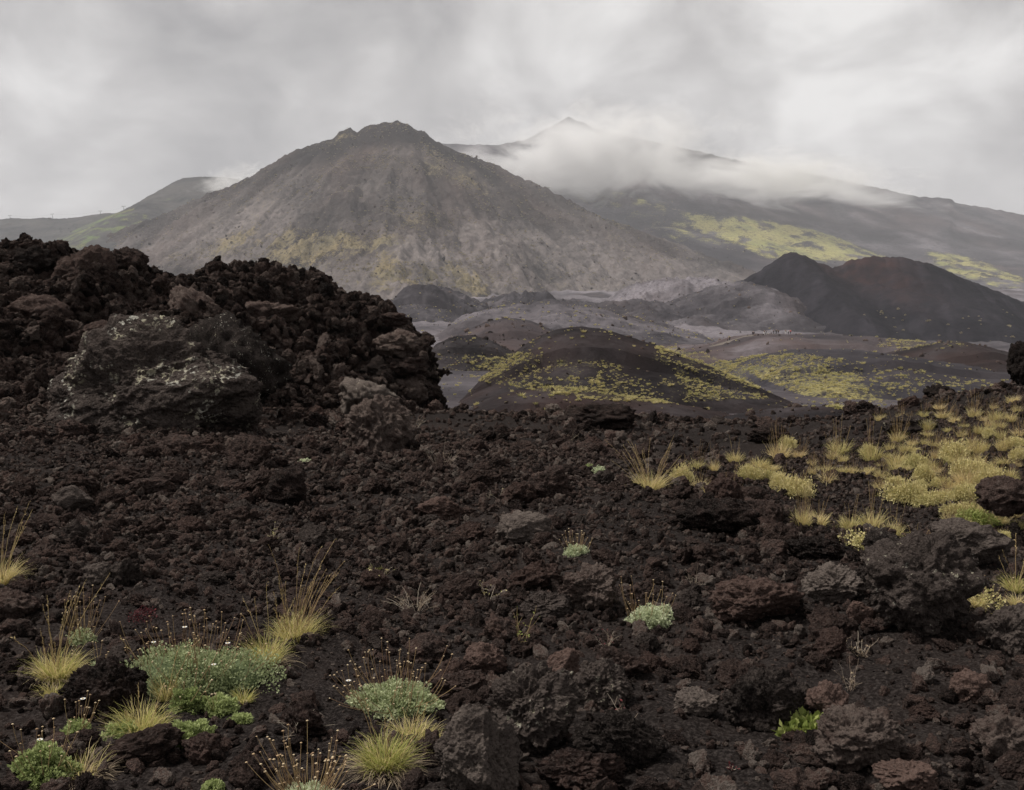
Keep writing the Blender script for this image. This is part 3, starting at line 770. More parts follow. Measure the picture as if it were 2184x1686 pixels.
def rock_mesh(name, dims, seed, style, sub, mat):
    V, T = rock_verts(dims, seed, style, sub)
    me = new_mesh(name, V, tris=T, smooth=sub > 3); me.materials.append(mat)
    return me

# shared rock shapes: radius about 1
PROTO_BIG = [rock_mesh('lava_rock', (1, random.uniform(.75, 1.0), random.uniform(.55, .8)), 100 + i, 'clinker' if i % 3 == 0 else 'block', 5, M['rubble']) for i in range(14)]
PROTO_MID = [rock_mesh('lava_stone', (1, random.uniform(.7, 1.0), random.uniform(.5, .85)), 200 + i, ('clinker', 'block', 'block')[i % 3], 4, M['rubble']) for i in range(12)]
PROTO_SMALL = [rock_mesh('lava_gravel', (1, random.uniform(.7, 1.0), random.uniform(.55, .9)), 300 + i, 'block', 3, M['rubble']) for i in range(6)]
PROTO_CLINK = [rock_mesh('clinker', (1, random.uniform(.75, 1.0), random.uniform(.6, .85)), 400 + i, 'clinker' if i % 3 == 0 else 'block', 5, M['clinker']) for i in range(10)]

def scatter(name, pts, rot, scl, idx, meshes, label, cat):
    """one object that sets many copies of a few shapes on given points"""
    col = bpy.data.collections.new(name + '_shapes')
    for i, me in enumerate(meshes):
        o = bpy.data.objects.new('%s_shape_%02d' % (name, i), me); col.objects.link(o)
    me = bpy.data.meshes.new(name)
    me.vertices.add(len(pts)); me.vertices.foreach_set('co', np.asarray(pts, np.float32).ravel())
    for nm, typ, val, key in (('rot', 'FLOAT_VECTOR', rot, 'vector'), ('scl', 'FLOAT_VECTOR', scl, 'vector'), ('idx', 'INT', idx, 'value')):
        a = me.attributes.new(nm, typ, 'POINT')
        a.data.foreach_set(key, np.asarray(val, np.int32 if typ == 'INT' else np.float32).ravel())
    o = bpy.data.objects.new(name, me); C.objects.link(o)
    ng = bpy.data.node_groups.new(name, 'GeometryNodeTree')
    ng.interface.new_socket('Geometry', in_out='INPUT', socket_type='NodeSocketGeometry')
    ng.interface.new_socket('Geometry', in_out='OUTPUT', socket_type='NodeSocketGeometry')
    N, Lk = ng.nodes.new, ng.links.new
    gi, go = N('NodeGroupInput'), N('NodeGroupOutput')
    ci = N('GeometryNodeCollectionInfo'); ci.inputs['Collection'].default_value = col
    ci.inputs['Separate Children'].default_value = True; ci.inputs['Reset Children'].default_value = True
    ip = N('GeometryNodeInstanceOnPoints'); ip.inputs['Pick Instance'].default_value = True
    def na(nm, dt):
        x = N('GeometryNodeInputNamedAttribute'); x.data_type = dt; x.inputs['Name'].default_value = nm
        return x.outputs[0]
    e2r = N('FunctionNodeEulerToRotation'); Lk(na('rot', 'FLOAT_VECTOR'), e2r.inputs[0])
    Lk(gi.outputs[0], ip.inputs['Points']); Lk(ci.outputs[0], ip.inputs['Instance'])
    Lk(na('idx', 'INT'), ip.inputs['Instance Index']); Lk(e2r.outputs[0], ip.inputs['Rotation']); Lk(na('scl', 'FLOAT_VECTOR'), ip.inputs['Scale'])
    Lk(ip.outputs[0], go.inputs[0])
    md = o.modifiers.new('scatter', 'NODES'); md.node_group = ng
    tag(o, label, cat, kind='stuff')
    return o

def sc3(s, jit=0.25):
    s = np.asarray(s)[:, None]
    return s * rng.uniform(1 - jit, 1 + jit, (len(s), 3))

# ------------------------------------------------------------------ the lava ridge on the left
RID = []   # outline of the ridge top, photo raster + distance
_rt = [(-420, 515, 22), (-200, 520, 22.5), (0, 536, 22), (60, 533, 22), (150, 552, 22), (240, 560, 22), (290, 575, 22.5), (330, 580, 23), (400, 574, 23.5), (500, 582, 24), (600, 580, 24),
       (640, 590, 24), (685, 612, 24), (735, 626, 24), (775, 650, 23.5), (815, 690, 23), (840, 715, 22.5), (868, 745, 22)]
_rp = np.array([at(*q) for q in _rt])
def rh(x, y):
    """height of the ridge"""
    gz = tps_eval(gfit, x, y)
    top = np.interp(x, _rp[:, 0], _rp[:, 2]); ytop = np.interp(x, _rp[:, 0], _rp[:, 1])
    xe = _rp[-1, 0]
    yfoot = np.interp(x, [-18, -9, -6.0, -3.5, -1.8], [14.0, 14.6, 16.3, 18.2, 19.6])
    t = np.clip((y - yfoot) / np.maximum(ytop - yfoot, 0.5), 0, 1)
    front = t ** 0.85
    back = 1 - sstep(2.0, 8.0, y - ytop)
    endx = 1 - sstep(xe - 0.05, xe + 0.55, x + 0.25 * noise(y * 1.3, 0, 0, 4) + 0.0 * y)
    k = front * back * endx
    return gz - 0.35 + (top - gz + 0.25) * k, k

def make_ridge():
    x0, x1, y0, y1 = -17.5, _rp[-1, 0] + 1.0, 13.0, 33.0
    nxr, nyr = 340, 250
    tx = np.linspace(0, 1, nxr)
    x = x0 + (x1 - x0) * (1 - (1 - tx) ** 1.25)
    y = y0 + (y1 - y0) * np.linspace(0, 1, nyr) ** 1.2
    Yr, Xr = np.meshgrid(y, x, indexing='ij')
    Zr, k = rh(Xr, Yr)
    P = np.stack([Xr, Yr, Zr], -1)
    gx = np.gradient(Zr, axis=1) / np.gradient(Xr, axis=1); gy = np.gradient(Zr, axis=0) / np.gradient(Yr, axis=0)
    Nn = np.stack([-gx, -gy, np.ones_like(gx)], -1); Nn /= np.linalg.norm(Nn, axis=-1, keepdims=True)
    q = P.reshape(-1, 3)
    d1 = fbm(q[:, 0] * 0.7, q[:, 1] * 0.7, q[:, 2] * 1.1, 131, 3) * 0.38
    w1 = 0.5 - worley(q * np.array([1.3, 1.3, 1.8]), 5); w2 = 0.5 - worley(q * np.array([3.4, 3.4, 4.6]), 6); w3 = 0.5 - worley(q * 8.0, 7)
    d = 1.2 * d1 + 0.26 * w1 + 0.22 * w2 + 0.09 * w3 + 0.30 * fbm(q[:, 0] * 0.9, q[:, 1] * 0.9, q[:, 2] * 2.6, 137, 4, 0.6, kind='r') - 0.08
    d = d.reshape(Zr.shape) * np.clip(k * 3, 0, 1)
    P = P + Nn * d[..., None]
    # ragged layered overhang at the free end
    lay = noise(P[..., 2] * 5.0, P[..., 1] * 0.7, 0, 9)
    P[..., 0] += 0.35 * lay * sstep(_rp[-1, 0] - 0.7, _rp[-1, 0], Xr) * np.clip(k * 4, 0, 1)
    me = grid_mesh('lava_ridge', P[..., 0], P[..., 1], P[..., 2])
    o = link('lava_ridge', me, M['ridge'])
    tag(o, 'tall jagged ridge of dark clinker lava ending in a ragged cliff', 'lava ridge')
    return P, k
RP, RK = make_ridge()

def surf_sample(P, n, wgt=None):
    """area weighted random points on a grid surface"""
    a, b, c_, d = P[:-1, :-1], P[:-1, 1:], P[1:, 1:], P[1:, :-1]
    ar = np.linalg.norm(np.cross(b - a, d - a), axis=-1)
    if wgt is not None: ar = ar * wgt[:-1, :-1]
    ar = ar.ravel(); i = rng.choice(len(ar), n, p=ar / ar.sum())
    s, t = rng.random((2, n, 1))
    A, B, D_ = a.reshape(-1, 3)[i], b.reshape(-1, 3)[i], d.reshape(-1, 3)[i]
    nrm = np.cross(b - a, d - a).reshape(-1, 3)[i]; nrm /= np.linalg.norm(nrm, axis=1, keepdims=True) + 1e-9
    return A + s * (B - A) + t * (D_ - A), nrm

def pl(n, a, b, ex):
    """power-law sizes between a and b"""
    u_ = rng.random(n); k = 1 - ex
    return (a ** k + u_ * (b ** k - a ** k)) ** (1 / k)

# clinker lying all over the ridge
wv = (RK > 0.06) * (RP[..., 1] < 27)
pts, nr = surf_sample(RP, 70000, wv)
s = pl(len(pts), 0.024, 0.17, 2.4)
keep = ~((s > 0.2) & (rng.random(len(s)) < 0.3))
pts, nr, s = pts[keep], nr[keep], s[keep]
pts = pts + nr * (s * 0.15)[:, None]
scatter('ridge_clinker', pts, rng.uniform(0, 6.28, (len(pts), 3)), sc3(s, 0.42), rng.integers(0, len(PROTO_CLINK), len(pts)), PROTO_CLINK, 'countless dark knobbly clinker blocks covering the lava ridge', 'clinker')

# ------------------------------------------------------------------ single boulders
NO_ROCK = []     # (x, y, r): kept clear of loose rubble
LANDMARK = []    # (phrase, u, v) for wording the labels
def boulder(label, uc, vb, w, h, seed, style, mat, sub=5, depth=0.85, rz=None, tilt=0.0, sink=0.22, name='boulder', on=None, mark=None, D=None):
    """uc, vb: photo position of the middle of its foot; w, h: its size there"""
    base = at_ground(uc, vb) if D is None else at(uc, vb, D)
    dist = base[1]
    W, Hh = w * dist / F, h * dist / F
    hz_ = Hh / (2 - 2 * sink)
    me = rock_mesh(name, (W / 2 * 1.06, W / 2 * depth, hz_ * 1.05), seed, style, sub, M[mat])
    o = link(name, me)
    o.location = (base[0], base[1] + W * depth * 0.32, base[2] + hz_ * (1 - 2 * sink))
    o.rotation_euler = (0, R(tilt), R(rz if rz is not None else 0))
    tag(o, label, 'rock', 'lava boulders')
    NO_ROCK.append((base[0], base[1] + W * depth * 0.32, W * 0.5))
    if mark: LANDMARK.append((mark, uc, vb - h * 0.4))
    return o

boulder('huge dark boulder crusted with white lichen below the ridge', 285, 915, 440, 215, 507, 'smooth', 'boulder_lichen', 7, 0.6, D=14.2, mark='white-lichened boulder', sink=0.2)
boulder('dark grey block leaning behind the white-lichened boulder', 480, 870, 250, 200, 502, 'block', 'boulder_speck', 5, 0.7, D=16.0, tilt=12, sink=0.15)
boulder('black rounded boulder with a green shrub at its shoulder', 795, 965, 150, 125, 577, 'block', 'boulder_dark', 6, 0.9, tilt=15, mark='boulder with the green shrub', sink=0.15)
boulder('brown pitted block behind the boulder with the green shrub', 775, 880, 130, 75, 504, 'block', 'boulder_speck', 5, 0.9, D=17.6)
boulder('largest pointed block on the skyline of the lava ridge', 168, 632, 125, 108, 505, 'block', 'boulder_dark', 5, 0.8, D=20.8, sink=0.1)
boulder('dark lump on the ridge skyline just left of a gap', 262, 585, 80, 55, 506, 'clinker', 'boulder_dark', 5, 0.9, D=21.8, sink=0.1)
boulder('knobbly dark block at the far left of the ridge skyline', 55, 590, 90, 62, 507, 'clinker', 'boulder_dark', 5, 0.9, D=21.0, sink=0.1)
boulder('slanting brown slab high on the lava ridge', 405, 685, 125, 66, 508, 'block', 'boulder_dark', 5, 0.6, D=20.3, tilt=24, sink=0.15)
boulder('long dark slab on the ridge beyond the slanting brown slab', 560, 690, 120, 52, 509, 'block', 'boulder_dark', 5, 0.7, D=21.3, tilt=-14, sink=0.2)
boulder('dark block on the left edge under the ridge top', 70, 700, 120, 66, 510, 'block', 'boulder_dark', 5, 0.8, D=18.8, tilt=10)
boulder('dark brown block above the white-lichened boulder', 190, 745, 130, 65, 511, 'block', 'boulder_dark', 5, 0.8, D=16.8)
boulder('overhanging tongue of lava sticking out of the ridge end', 838, 694, 60, 26, 512, 'clinker', 'boulder_dark', 5, 0.9, D=21.6, sink=0.05)
for k, (bu, bv, bw, bh, lb) in enumerate(((850, 760, 90, 50, 'dark jutting clinker block near the top of the ridge cliff'), (862, 800, 80, 42, 'dark jutting clinker block halfway up the ridge cliff'),
        (868, 862, 80, 55, 'black clinker block at the foot of the ridge cliff'), (815, 830, 90, 60, 'dark clinker block set back in the ridge cliff'))):
    boulder(lb, bu, bv, bw, bh, 520 + k, 'clinker', 'boulder_dark', 5, 0.9, D=20.6, sink=0.08)
boulder('big smooth grey boulder cut off by the bottom of the picture', 1010, 1720, 225, 190, 530, 'smooth', 'boulder_grey', 7, 0.8, mark='smooth grey boulder', sink=0.12)
boulder('rugged grey boulder spotted with pale lichen beside the smooth boulder', 1130, 1610, 215, 185, 531, 'block', 'boulder_speck', 7, 0.8, mark='rugged lichen-spotted boulder', sink=0.12)
boulder('long jagged rock slanting down to the right of the lichen-spotted boulder', 1320, 1640, 200, 110, 532, 'block', 'boulder_grey', 6, 0.6, tilt=22, sink=0.12, mark='long slanting rock')
boulder('low brown boulder wedged under the long slanting rock', 1230, 1690, 180, 80, 533, 'block', 'boulder_red', 6, 0.7, sink=0.2)
boulder('upright brown smooth block behind the lichen-spotted boulder', 1195, 1475, 90, 90, 534, 'smooth', 'boulder_red', 5, 0.8, tilt=25, sink=0.1, mark='upright brown block')
boulder('grey lichen-flecked rock to the right of the upright brown block', 1290, 1510, 120, 100, 535, 'block', 'boulder_speck', 6, 0.8, tilt=20, sink=0.15)
boulder('wide dark rock left of the lichen-spotted boulder', 985, 1500, 120, 60, 536, 'block', 'boulder_dark', 6, 0.9)
boulder('flat-topped dark rock between the green cushion and the right side stones', 1270, 1305, 130, 105, 537, 'block', 'boulder_dark', 6, 0.8, tilt=-18, sink=0.1, mark='flat-topped dark rock')
boulder('twin-humped grey rock left of the flat-topped rock', 1165, 1320, 120, 60, 538, 'block', 'boulder_grey', 6, 0.8)
boulder('low pitted rock in front of the pale green cushion', 1330, 1450, 110, 60, 539, 'block', 'boulder_dark', 5, 0.9)
boulder('round dark rock near the sprouting plant', 1040, 1440, 90, 60, 540, 'block', 'boulder_red', 5, 0.9)
boulder('massive coarse brown boulder at the right', 1985, 1345, 220, 190, 541, 'clinker', 'boulder_speck', 6, 0.9, sink=0.12, mark='massive brown boulder')
boulder('long grey worn boulder behind the massive brown boulder', 2075, 1215, 200, 100, 542, 'smooth', 'boulder_grey', 6, 0.7, sink=0.15, mark='long grey worn boulder')
boulder('grey lichened rock in front of the leafy bush', 1900, 1200, 120, 60, 543, 'block', 'boulder_speck', 5, 0.8)
boulder('blocky dark rock left of the massive brown boulder', 1790, 1290, 125, 70, 544, 'block', 'boulder_grey', 6, 0.8)
boulder('small squarish rock touching the massive brown boulder', 1850, 1265, 70, 65, 545, 'block', 'boulder_grey', 5, 0.8)
boulder('flat dark rock below the leafy bush', 1760, 1195, 130, 45, 546, 'block', 'boulder_dark', 5, 0.8)
boulder('broad reddish brown rock on the right-hand rubble slope', 1630, 1330, 180, 85, 547, 'block', 'boulder_red', 6, 0.9, mark='broad reddish rock')
boulder('thin upright plate of lava standing on the ash', 1840, 1330, 58, 50, 548, 'smooth', 'boulder_red', 5, 0.4, tilt=8)
boulder('black block standing on the skyline at the right edge', 2192, 818, 66, 88, 549, 'clinker', 'boulder_dark', 5, 0.9, D=15.8, sink=0.03, mark='black block on the skyline')
boulder('low black rock on the right-hand skyline', 2010, 856, 60, 30, 550, 'clinker', 'boulder_dark', 5, 0.9, D=17.4)
boulder('dark shaded boulder at the right edge among the tussocks', 2165, 1090, 130, 70, 551, 'block', 'boulder_dark', 5, 0.8, D=10.0)
boulder('coarse brown boulder in the lower right corner', 1840, 1640, 175, 105, 552, 'clinker', 'boulder_dark', 6, 0.9, sink=0.15, mark='coarse brown corner boulder')
boulder('flat brown rock cut off by the lower right edge', 1950, 1700, 140, 60, 553, 'block', 'boulder_red', 6, 0.9)
boulder('lumpy grey rock mass beside the broad-leaved plant', 1640, 1560, 150, 110, 554, 'clinker', 'boulder_grey', 6, 0.8, mark='lumpy grey rock mass')
boulder('pale grey oblong rock on the ash left of the lumpy rock mass', 1490, 1530, 105, 50, 555, 'block', 'boulder_grey', 5, 0.8)
boulder('rust brown rock pile to the right of the broad-leaved plant', 1770, 1540, 80, 75, 556, 'clinker', 'boulder_red', 5, 0.9)
boulder('reddish rock lying alone in the lower right ash', 2080, 1500, 80, 55, 557, 'clinker', 'boulder_red', 5, 0.9)
boulder('dark rock heap at the far right near the bottom', 2150, 1620, 110, 80, 558, 'clinker', 'boulder_dark', 5, 0.9)
boulder('brown pitted rock to the right of the dead grass tangle', 645, 1575, 100, 60, 559, 'block', 'boulder_red', 5, 0.9, mark='brown pitted rock')
boulder('brown rock in front of the round green cushion', 425, 1635, 95, 65, 560, 'block', 'boulder_red', 5, 0.9)
boulder('dark mound of lava between the grass tufts and the big cushion', 215, 1525, 150, 100, 561, 'clinker', 'boulder_dark', 6, 0.9, sink=0.25, mark='dark lava mound')
boulder('angular dark block in the middle of the left rubble', 605, 1075, 115, 65, 562, 'block', 'boulder_dark', 5, 0.8, tilt=10, mark='angular dark block')
boulder('long grey block on the left rubble slope', 145, 1090, 95, 55, 563, 'smooth', 'boulder_grey', 5, 0.7, tilt=8, mark='long grey block')
boulder('pale grey rounded rock above the stemmed grass tuft at left', 198, 1250, 72, 48, 564, 'block', 'boulder_grey', 5, 0.8, mark='pale grey rounded rock')
boulder('dark overhanging ledge of lava in the middle distance', 1530, 1140, 150, 70, 565, 'clinker', 'boulder_dark', 5, 0.7, sink=0.08, mark='dark overhanging ledge')
boulder('black outcrop on the crest below the bare-topped hill', 1285, 915, 150, 48, 566, 'clinker', 'boulder_dark', 5, 0.8, mark='black outcrop on the crest')
boulder('dark low outcrop on the crest right of the black one', 1645, 945, 80, 32, 567, 'clinker', 'boulder_dark', 5, 0.8)
boulder('dark rock with pale specks on the crest towards the tussock slope', 1945, 925, 90, 34, 568, 'clinker', 'boulder_speck', 5, 0.8)
boulder('knobbly dark rock beside the fan-shaped grass tuft', 1170, 1060, 110, 60, 569, 'block', 'boulder_dark', 5, 0.8, mark='knobbly rock by the grass fan')
boulder('broad rough rock under the fan-shaped grass tuft', 1120, 1165, 140, 60, 570, 'block', 'boulder_grey', 5, 0.8, mark='broad rough rock')
boulder('blocky brown rock at centre of the rubble field', 940, 1110, 100, 50, 571, 'block', 'boulder_red', 5, 0.8, mark='blocky brown rock')
boulder('dark rugged rock near the round boulder with the shrub', 530, 1000, 110, 60, 572, 'block', 'boulder_dark', 5, 0.8)
boulder('dark stone block at the left edge of the picture', 20, 1330, 110, 70, 573, 'block', 'boulder_dark', 5, 0.8)
boulder('grey edge boulder at the right under the trailing plant', 2165, 1400, 120, 110, 574, 'block', 'boulder_grey', 6, 0.8, sink=0.12)
LANDMARK += [('big grey-green daisy cushion', 420, 1400), ('daisy cushion with dry flower stalks', 840, 1475), ('pale green cushion', 1370, 1310), ('fan-shaped grass tuft', 1385, 1030),
             ('tall-stemmed grass tuft', 630, 1345), ('broad-leaved plant', 1725, 1510), ('leafy bush at the ledge', 1835, 1140), ('ragged foot of the ridge', 250, 960), ('tussock slope', 1800, 1030)]

ORD = ['nearest', 'second nearest', 'third nearest', 'fourth nearest', 'fifth nearest', 'sixth nearest', 'seventh nearest', 'eighth nearest', 'ninth nearest', 'tenth nearest',
       'eleventh nearest', 'twelfth nearest', 'thirteenth nearest', 'fourteenth nearest', 'fifteenth nearest', 'sixteenth nearest', 'seventeenth nearest', 'eighteenth nearest'] + [w + ' nearest' for w in ('nineteenth', 'twentieth', 'twenty-first', 'twenty-second', 'twenty-third', 'twenty-fourth', 'twenty-fifth', 'twenty-sixth', 'twenty-seventh', 'twenty-eighth', 'twenty-ninth', 'thirtieth')]


# ------------------------------------------------------------------ plants: shape makers
class Geo:
    def __init__(s): s.V, s.Q, s.T, s.tint, s.n = [], [], [], [], 0
    def add(s, V, Q=None, T=None, tint=0.5):
        V = np.asarray(V, float).reshape(-1, 3)
        if Q is not None and len(Q): s.Q.append(np.asarray(Q) + s.n)
        if T is not None and len(T): s.T.append(np.asarray(T) + s.n)
        s.tint.append(np.broadcast_to(np.asarray(tint, float), (len(V),)).copy()); s.V.append(V); s.n += len(V)
    def mesh(s, name, mat, smooth=True):
        me = new_mesh(name, np.concatenate(s.V), quads=np.concatenate(s.Q) if s.Q else None, tris=np.concatenate(s.T) if s.T else None, smooth=smooth)
        attr(me, 'tint', np.concatenate(s.tint)); me.materials.append(mat)
        return me

def stalk_paths(r_, n, rad, h, hj, lean, curve, segs, wind=(0, 0), phi0=None, spread=6.2832):
    """n curved stalks rising from a disc: (n, segs+1, 3)"""
    ph = r_.uniform(0, 6.2832, n); rr = np.sqrt(r_.random(n))
    base = np.stack([rad * rr * np.cos(ph), rad * rr * np.sin(ph), np.zeros(n)], -1)
    if phi0 is not None: dph = phi0 + r_.uniform(-spread / 2, spread / 2, n)
    else: dph = ph + r_.normal(0, 0.6, n)
    outw = np.stack([np.cos(dph), np.sin(dph)], -1)
    t0 = lean * (0.25 + 0.75 * rr) * r_.uniform(0.4, 1.2, n)
    H = h * np.clip(r_.normal(1 - hj / 2, hj / 2, n), 0.25, 1.15)
    cv = curve * r_.uniform(0.3, 1.3, n)
    P = np.zeros((n, segs + 1, 3)); P[:, 0] = base
    for k in range(segs):
        th = t0 + cv * ((k + 0.5) / segs) ** 1.3
        st = H / segs
        P[:, k + 1, 0] = P[:, k, 0] + st * (np.sin(th) * outw[:, 0] + wind[0] * (k + 1) / segs)
        P[:, k + 1, 1] = P[:, k, 1] + st * (np.sin(th) * outw[:, 1] + wind[1] * (k + 1) / segs)
        P[:, k + 1, 2] = P[:, k, 2] + st * np.cos(th)
    return P

def ribbons(geo, P, w, r_, tint, taper=0.8):
    n, k, _ = P.shape
    ang = r_.uniform(0, 3.1416, n)
    side = np.stack([np.cos(ang), np.sin(ang), np.zeros(n)], -1)
    t = np.linspace(0, 1, k)
    ww = (w * (1 - taper * t ** 1.5))[None, :, None] * np.ones((n, 1, 1))
    A = P - side[:, None] * ww; B = P + side[:, None] * ww
    V = np.stack([A, B], 2).reshape(-1, 3)
    b = (np.arange(n) * k * 2)[:, None] + (np.arange(k - 1) * 2)[None]
    Q = np.stack([b, b + 1, b + 3, b + 2], -1).reshape(-1, 4)
    geo.add(V, Q, tint=np.repeat(np.broadcast_to(tint, (n,)), k * 2))

def tubes(geo, P, rad, tint):
    """three-sided tubes along paths P (n,k,3); rad (k,) or (n,k)"""
    n, k, _ = P.shape
    rad = np.broadcast_to(rad, (n, k))
    d = np.gradient(P, axis=1); d /= np.linalg.norm(d, axis=-1, keepdims=True) + 1e-9
    a = np.cross(d, np.array([0.31, 0.9, 0.17])); a /= np.linalg.norm(a, axis=-1, keepdims=True) + 1e-9
    b = np.cross(d, a)
    ring = [P + rad[..., None] * (a * math.cos(q) + b * math.sin(q)) for q in (0, 2.094, 4.189)]
    V = np.stack(ring, 2).reshape(-1, 3)
    base = (np.arange(n) * k * 3)[:, None, None] + (np.arange(k - 1) * 3)[None, :, None]
    j = np.arange(3)[None, None]; j2 = (j + 1) % 3
    Q = np.stack([base + j, base + j2, base + 3 + j2, base + 3 + j], -1).reshape(-1, 4)
    geo.add(V, Q, tint=np.repeat(np.broadcast_to(tint, (n,)), k * 3))

def buttons(geo, tips, rad, r_, tint, flat=0.55):
    """small domed seed heads"""
    n = len(tips); m = 6
    q = np.arange(m) * 6.2832 / m
    ring = np.stack([np.cos(q), np.sin(q), np.zeros(m)], -1)
    rad = np.broadcast_to(rad, (n,))
    V = np.concatenate([tips[:, None] + ring[None] * rad[:, None, None], (tips + np.array([0, 0, 1]) * (rad * flat)[:, None])[:, None], (tips - np.array([0, 0, 1]) * (rad * flat)[:, None])[:, None]], 1)
    T = []
    for j in range(m):
        T += [(j, (j + 1) % m, m), ((j + 1) % m, j, m + 1)]
    T = (np.array(T)[None] + (np.arange(n) * (m + 2))[:, None, None]).reshape(-1, 3)
    geo.add(V.reshape(-1, 3), None, T, np.repeat(np.broadcast_to(tint, (n,)), m + 2))

def leaves(geo, C_, D_, L, W, r_, tint):
    """diamond leaves at C_ pointing along D_, folded a little along the midrib"""
    n = len(C_)
    D_ = D_ / (np.linalg.norm(D_, axis=1, keepdims=True) + 1e-9)
    s = np.cross(D_, r_.normal(size=(n, 3))); s /= np.linalg.norm(s, axis=1, keepdims=True) + 1e-9
    nn_ = np.cross(D_, s)
    L = np.broadcast_to(L, (n,))[:, None]; W = np.broadcast_to(W, (n,))[:, None]
    V = np.stack([C_, C_ + D_ * L * .5 + s * W + nn_ * W * .35, C_ + D_ * L, C_ + D_ * L * .5 - s * W + nn_ * W * .35], 1).reshape(-1, 3)
    b = np.arange(n)[:, None] * 4
    T = np.concatenate([b + np.array([[0, 1, 2]]), b + np.array([[0, 2, 3]])], 0)
    geo.add(V, None, T, np.repeat(np.broadcast_to(tint, (n,)), 4))

def dome(geo, r_, n, rx_, ry_, rz_, L, W, lump=0.18, seed=0, tint0=0.5, fill=0.35):
    d = r_.normal(size=(n, 3)); d[:, 2] = np.abs(d[:, 2]) * 0.9 - 0.08; d /= np.linalg.norm(d, axis=1, keepdims=True)
    lum = lump * fbm(d[:, 0] * 2.6 + seed, d[:, 1] * 2.6, d[:, 2] * 2.6, seed, 3)
    rad = (1 - fill * r_.random(n) ** 2) * (1 + 2 * lum)
    C_ = d * rad[:, None] * np.array([rx_, ry_, rz_])
    C_[:, 2] = np.maximum(C_[:, 2], -0.1 * rz_)
    D_ = d + 0.8 * r_.normal(size=(n, 3)) + np.array([0, 0, 0.4])
    tint = np.clip(tint0 + 1.2 * lum + r_.normal(0, 0.2, n), 0, 1)
    leaves(geo, C_, D_, L * r_.uniform(.6, 1.3, n), W * r_.uniform(.7, 1.3, n), r_, tint)

PLANT_AT = []
def root(name, u, v, label, cat, group=None, D=None, rz=0.0):
    p = at_ground(u, v) if D is None else at(u, v, D)
    o = empty(name, p - np.array([0, 0, 0.01]), rz)
    tag(o, label, cat, group)
    return o, p[1] / F      # metres per photo pixel there

def grass_tuft(u, v, w, h, label, seed, stems=0, sh=0, green=0.5, n=420, wind=(0.0, 0.0), lean=0.75, stem_lean=0.5, dead=0.0, phi0=None, spread=2.0, name='grass_tuft'):
    o, mpp = root(name, u, v, label, 'grass', 'grass tufts near the viewer')
    r_ = np.random.default_rng(seed)
    W, H = w * mpp, h * mpp
    ge = Geo()
    n = int(n * 1.7)
    P = stalk_paths(r_, n, W * 0.27, H * 0.82, 0.7, lean * 0.9, 1.1, 5, wind)
    P += np.cumsum(r_.normal(0, H * 0.03, P.shape), 1) * np.linspace(0, 1, 6)[None, :, None]
    ti = np.clip(r_.normal(0.66 - 0.42 * green, 0.22, n), 0, 1)
    ribbons(ge, P, 0.0015, r_, ti)
    link('blades', ge.mesh('blades', M['grass']), parent=o)
    if dead > 0:
        ge = Geo(); k = int(n * dead)
        P = stalk_paths(r_, k, W * 0.42, H * 0.75, 0.6, 1.25, 1.5, 5)
        P[..., 2] *= 0.75
        ribbons(ge, P, 0.0019, r_, r_.random(k))
        link('dead_blades', ge.mesh('dead_blades', M['drygrass']), parent=o)
    if stems:
        ge = Geo(); SH = sh * mpp
        P = stalk_paths(r_, stems, W * 0.2, SH, 0.5, stem_lean, 0.3, 7, wind, phi0, spread)
        P += np.cumsum(r_.normal(0, SH * 0.006, P.shape), 1)
        t = np.linspace(0, 1, 8)
        rad = 0.0017 * np.where(t < 0.72, 1 - 0.3 * t, 0.6)
        tubes(ge, P, rad, r_.uniform(0.3, 0.9, stems))
        link('stems', ge.mesh('stems', M['stem']), parent=o)
        ge = Geo()
        for q in np.linspace(0.70, 1.0, 9):                      # seed spikelets along the top of each stem
            f = q * 7; i0 = min(int(f), 6); c = P[:, i0] + (P[:, i0 + 1] - P[:, i0]) * (f - i0)
            d_ = P[:, i0 + 1] - P[:, i0]; d_ = d_ / np.linalg.norm(d_, axis=1, keepdims=True)
            leaves(ge, c, d_ + 0.25 * r_.normal(size=c.shape), 0.016, 0.0023, r_, r_.uniform(0.5, 1, stems))
        link('seed_heads', ge.mesh('seed_heads', M['stem']), parent=o)
    NO_ROCK.append((o.location.x, o.location.y, W * 0.3))
    return o

def daisy(parent, tip, r_, s=0.011):
    ge = Geo(); k = 11
    for j in range(k):
        a = j * 6.2832 / k + r_.uniform(-.1, .1)
        d = np.array([math.cos(a), math.sin(a), 0.12]); sd = np.array([-math.sin(a), math.cos(a), 0])
        ge.add([tip + d * s * .25 - sd * s * .13, tip + d * s * .25 + sd * s * .13, tip + d * s + sd * s * .2, tip + d * s - sd * s * .2], [[0, 1, 2, 3]], tint=r_.random())
    fl = link('daisy', ge.mesh('daisy', M['petal']), parent=parent)
    g2 = Geo(); buttons(g2, (tip + np.array([0, 0, .0015]))[None], np.array([s * .36]), r_, 0.5, 0.6)
    link('flower_disc', g2.mesh('flower_disc', M['disc']), parent=fl)

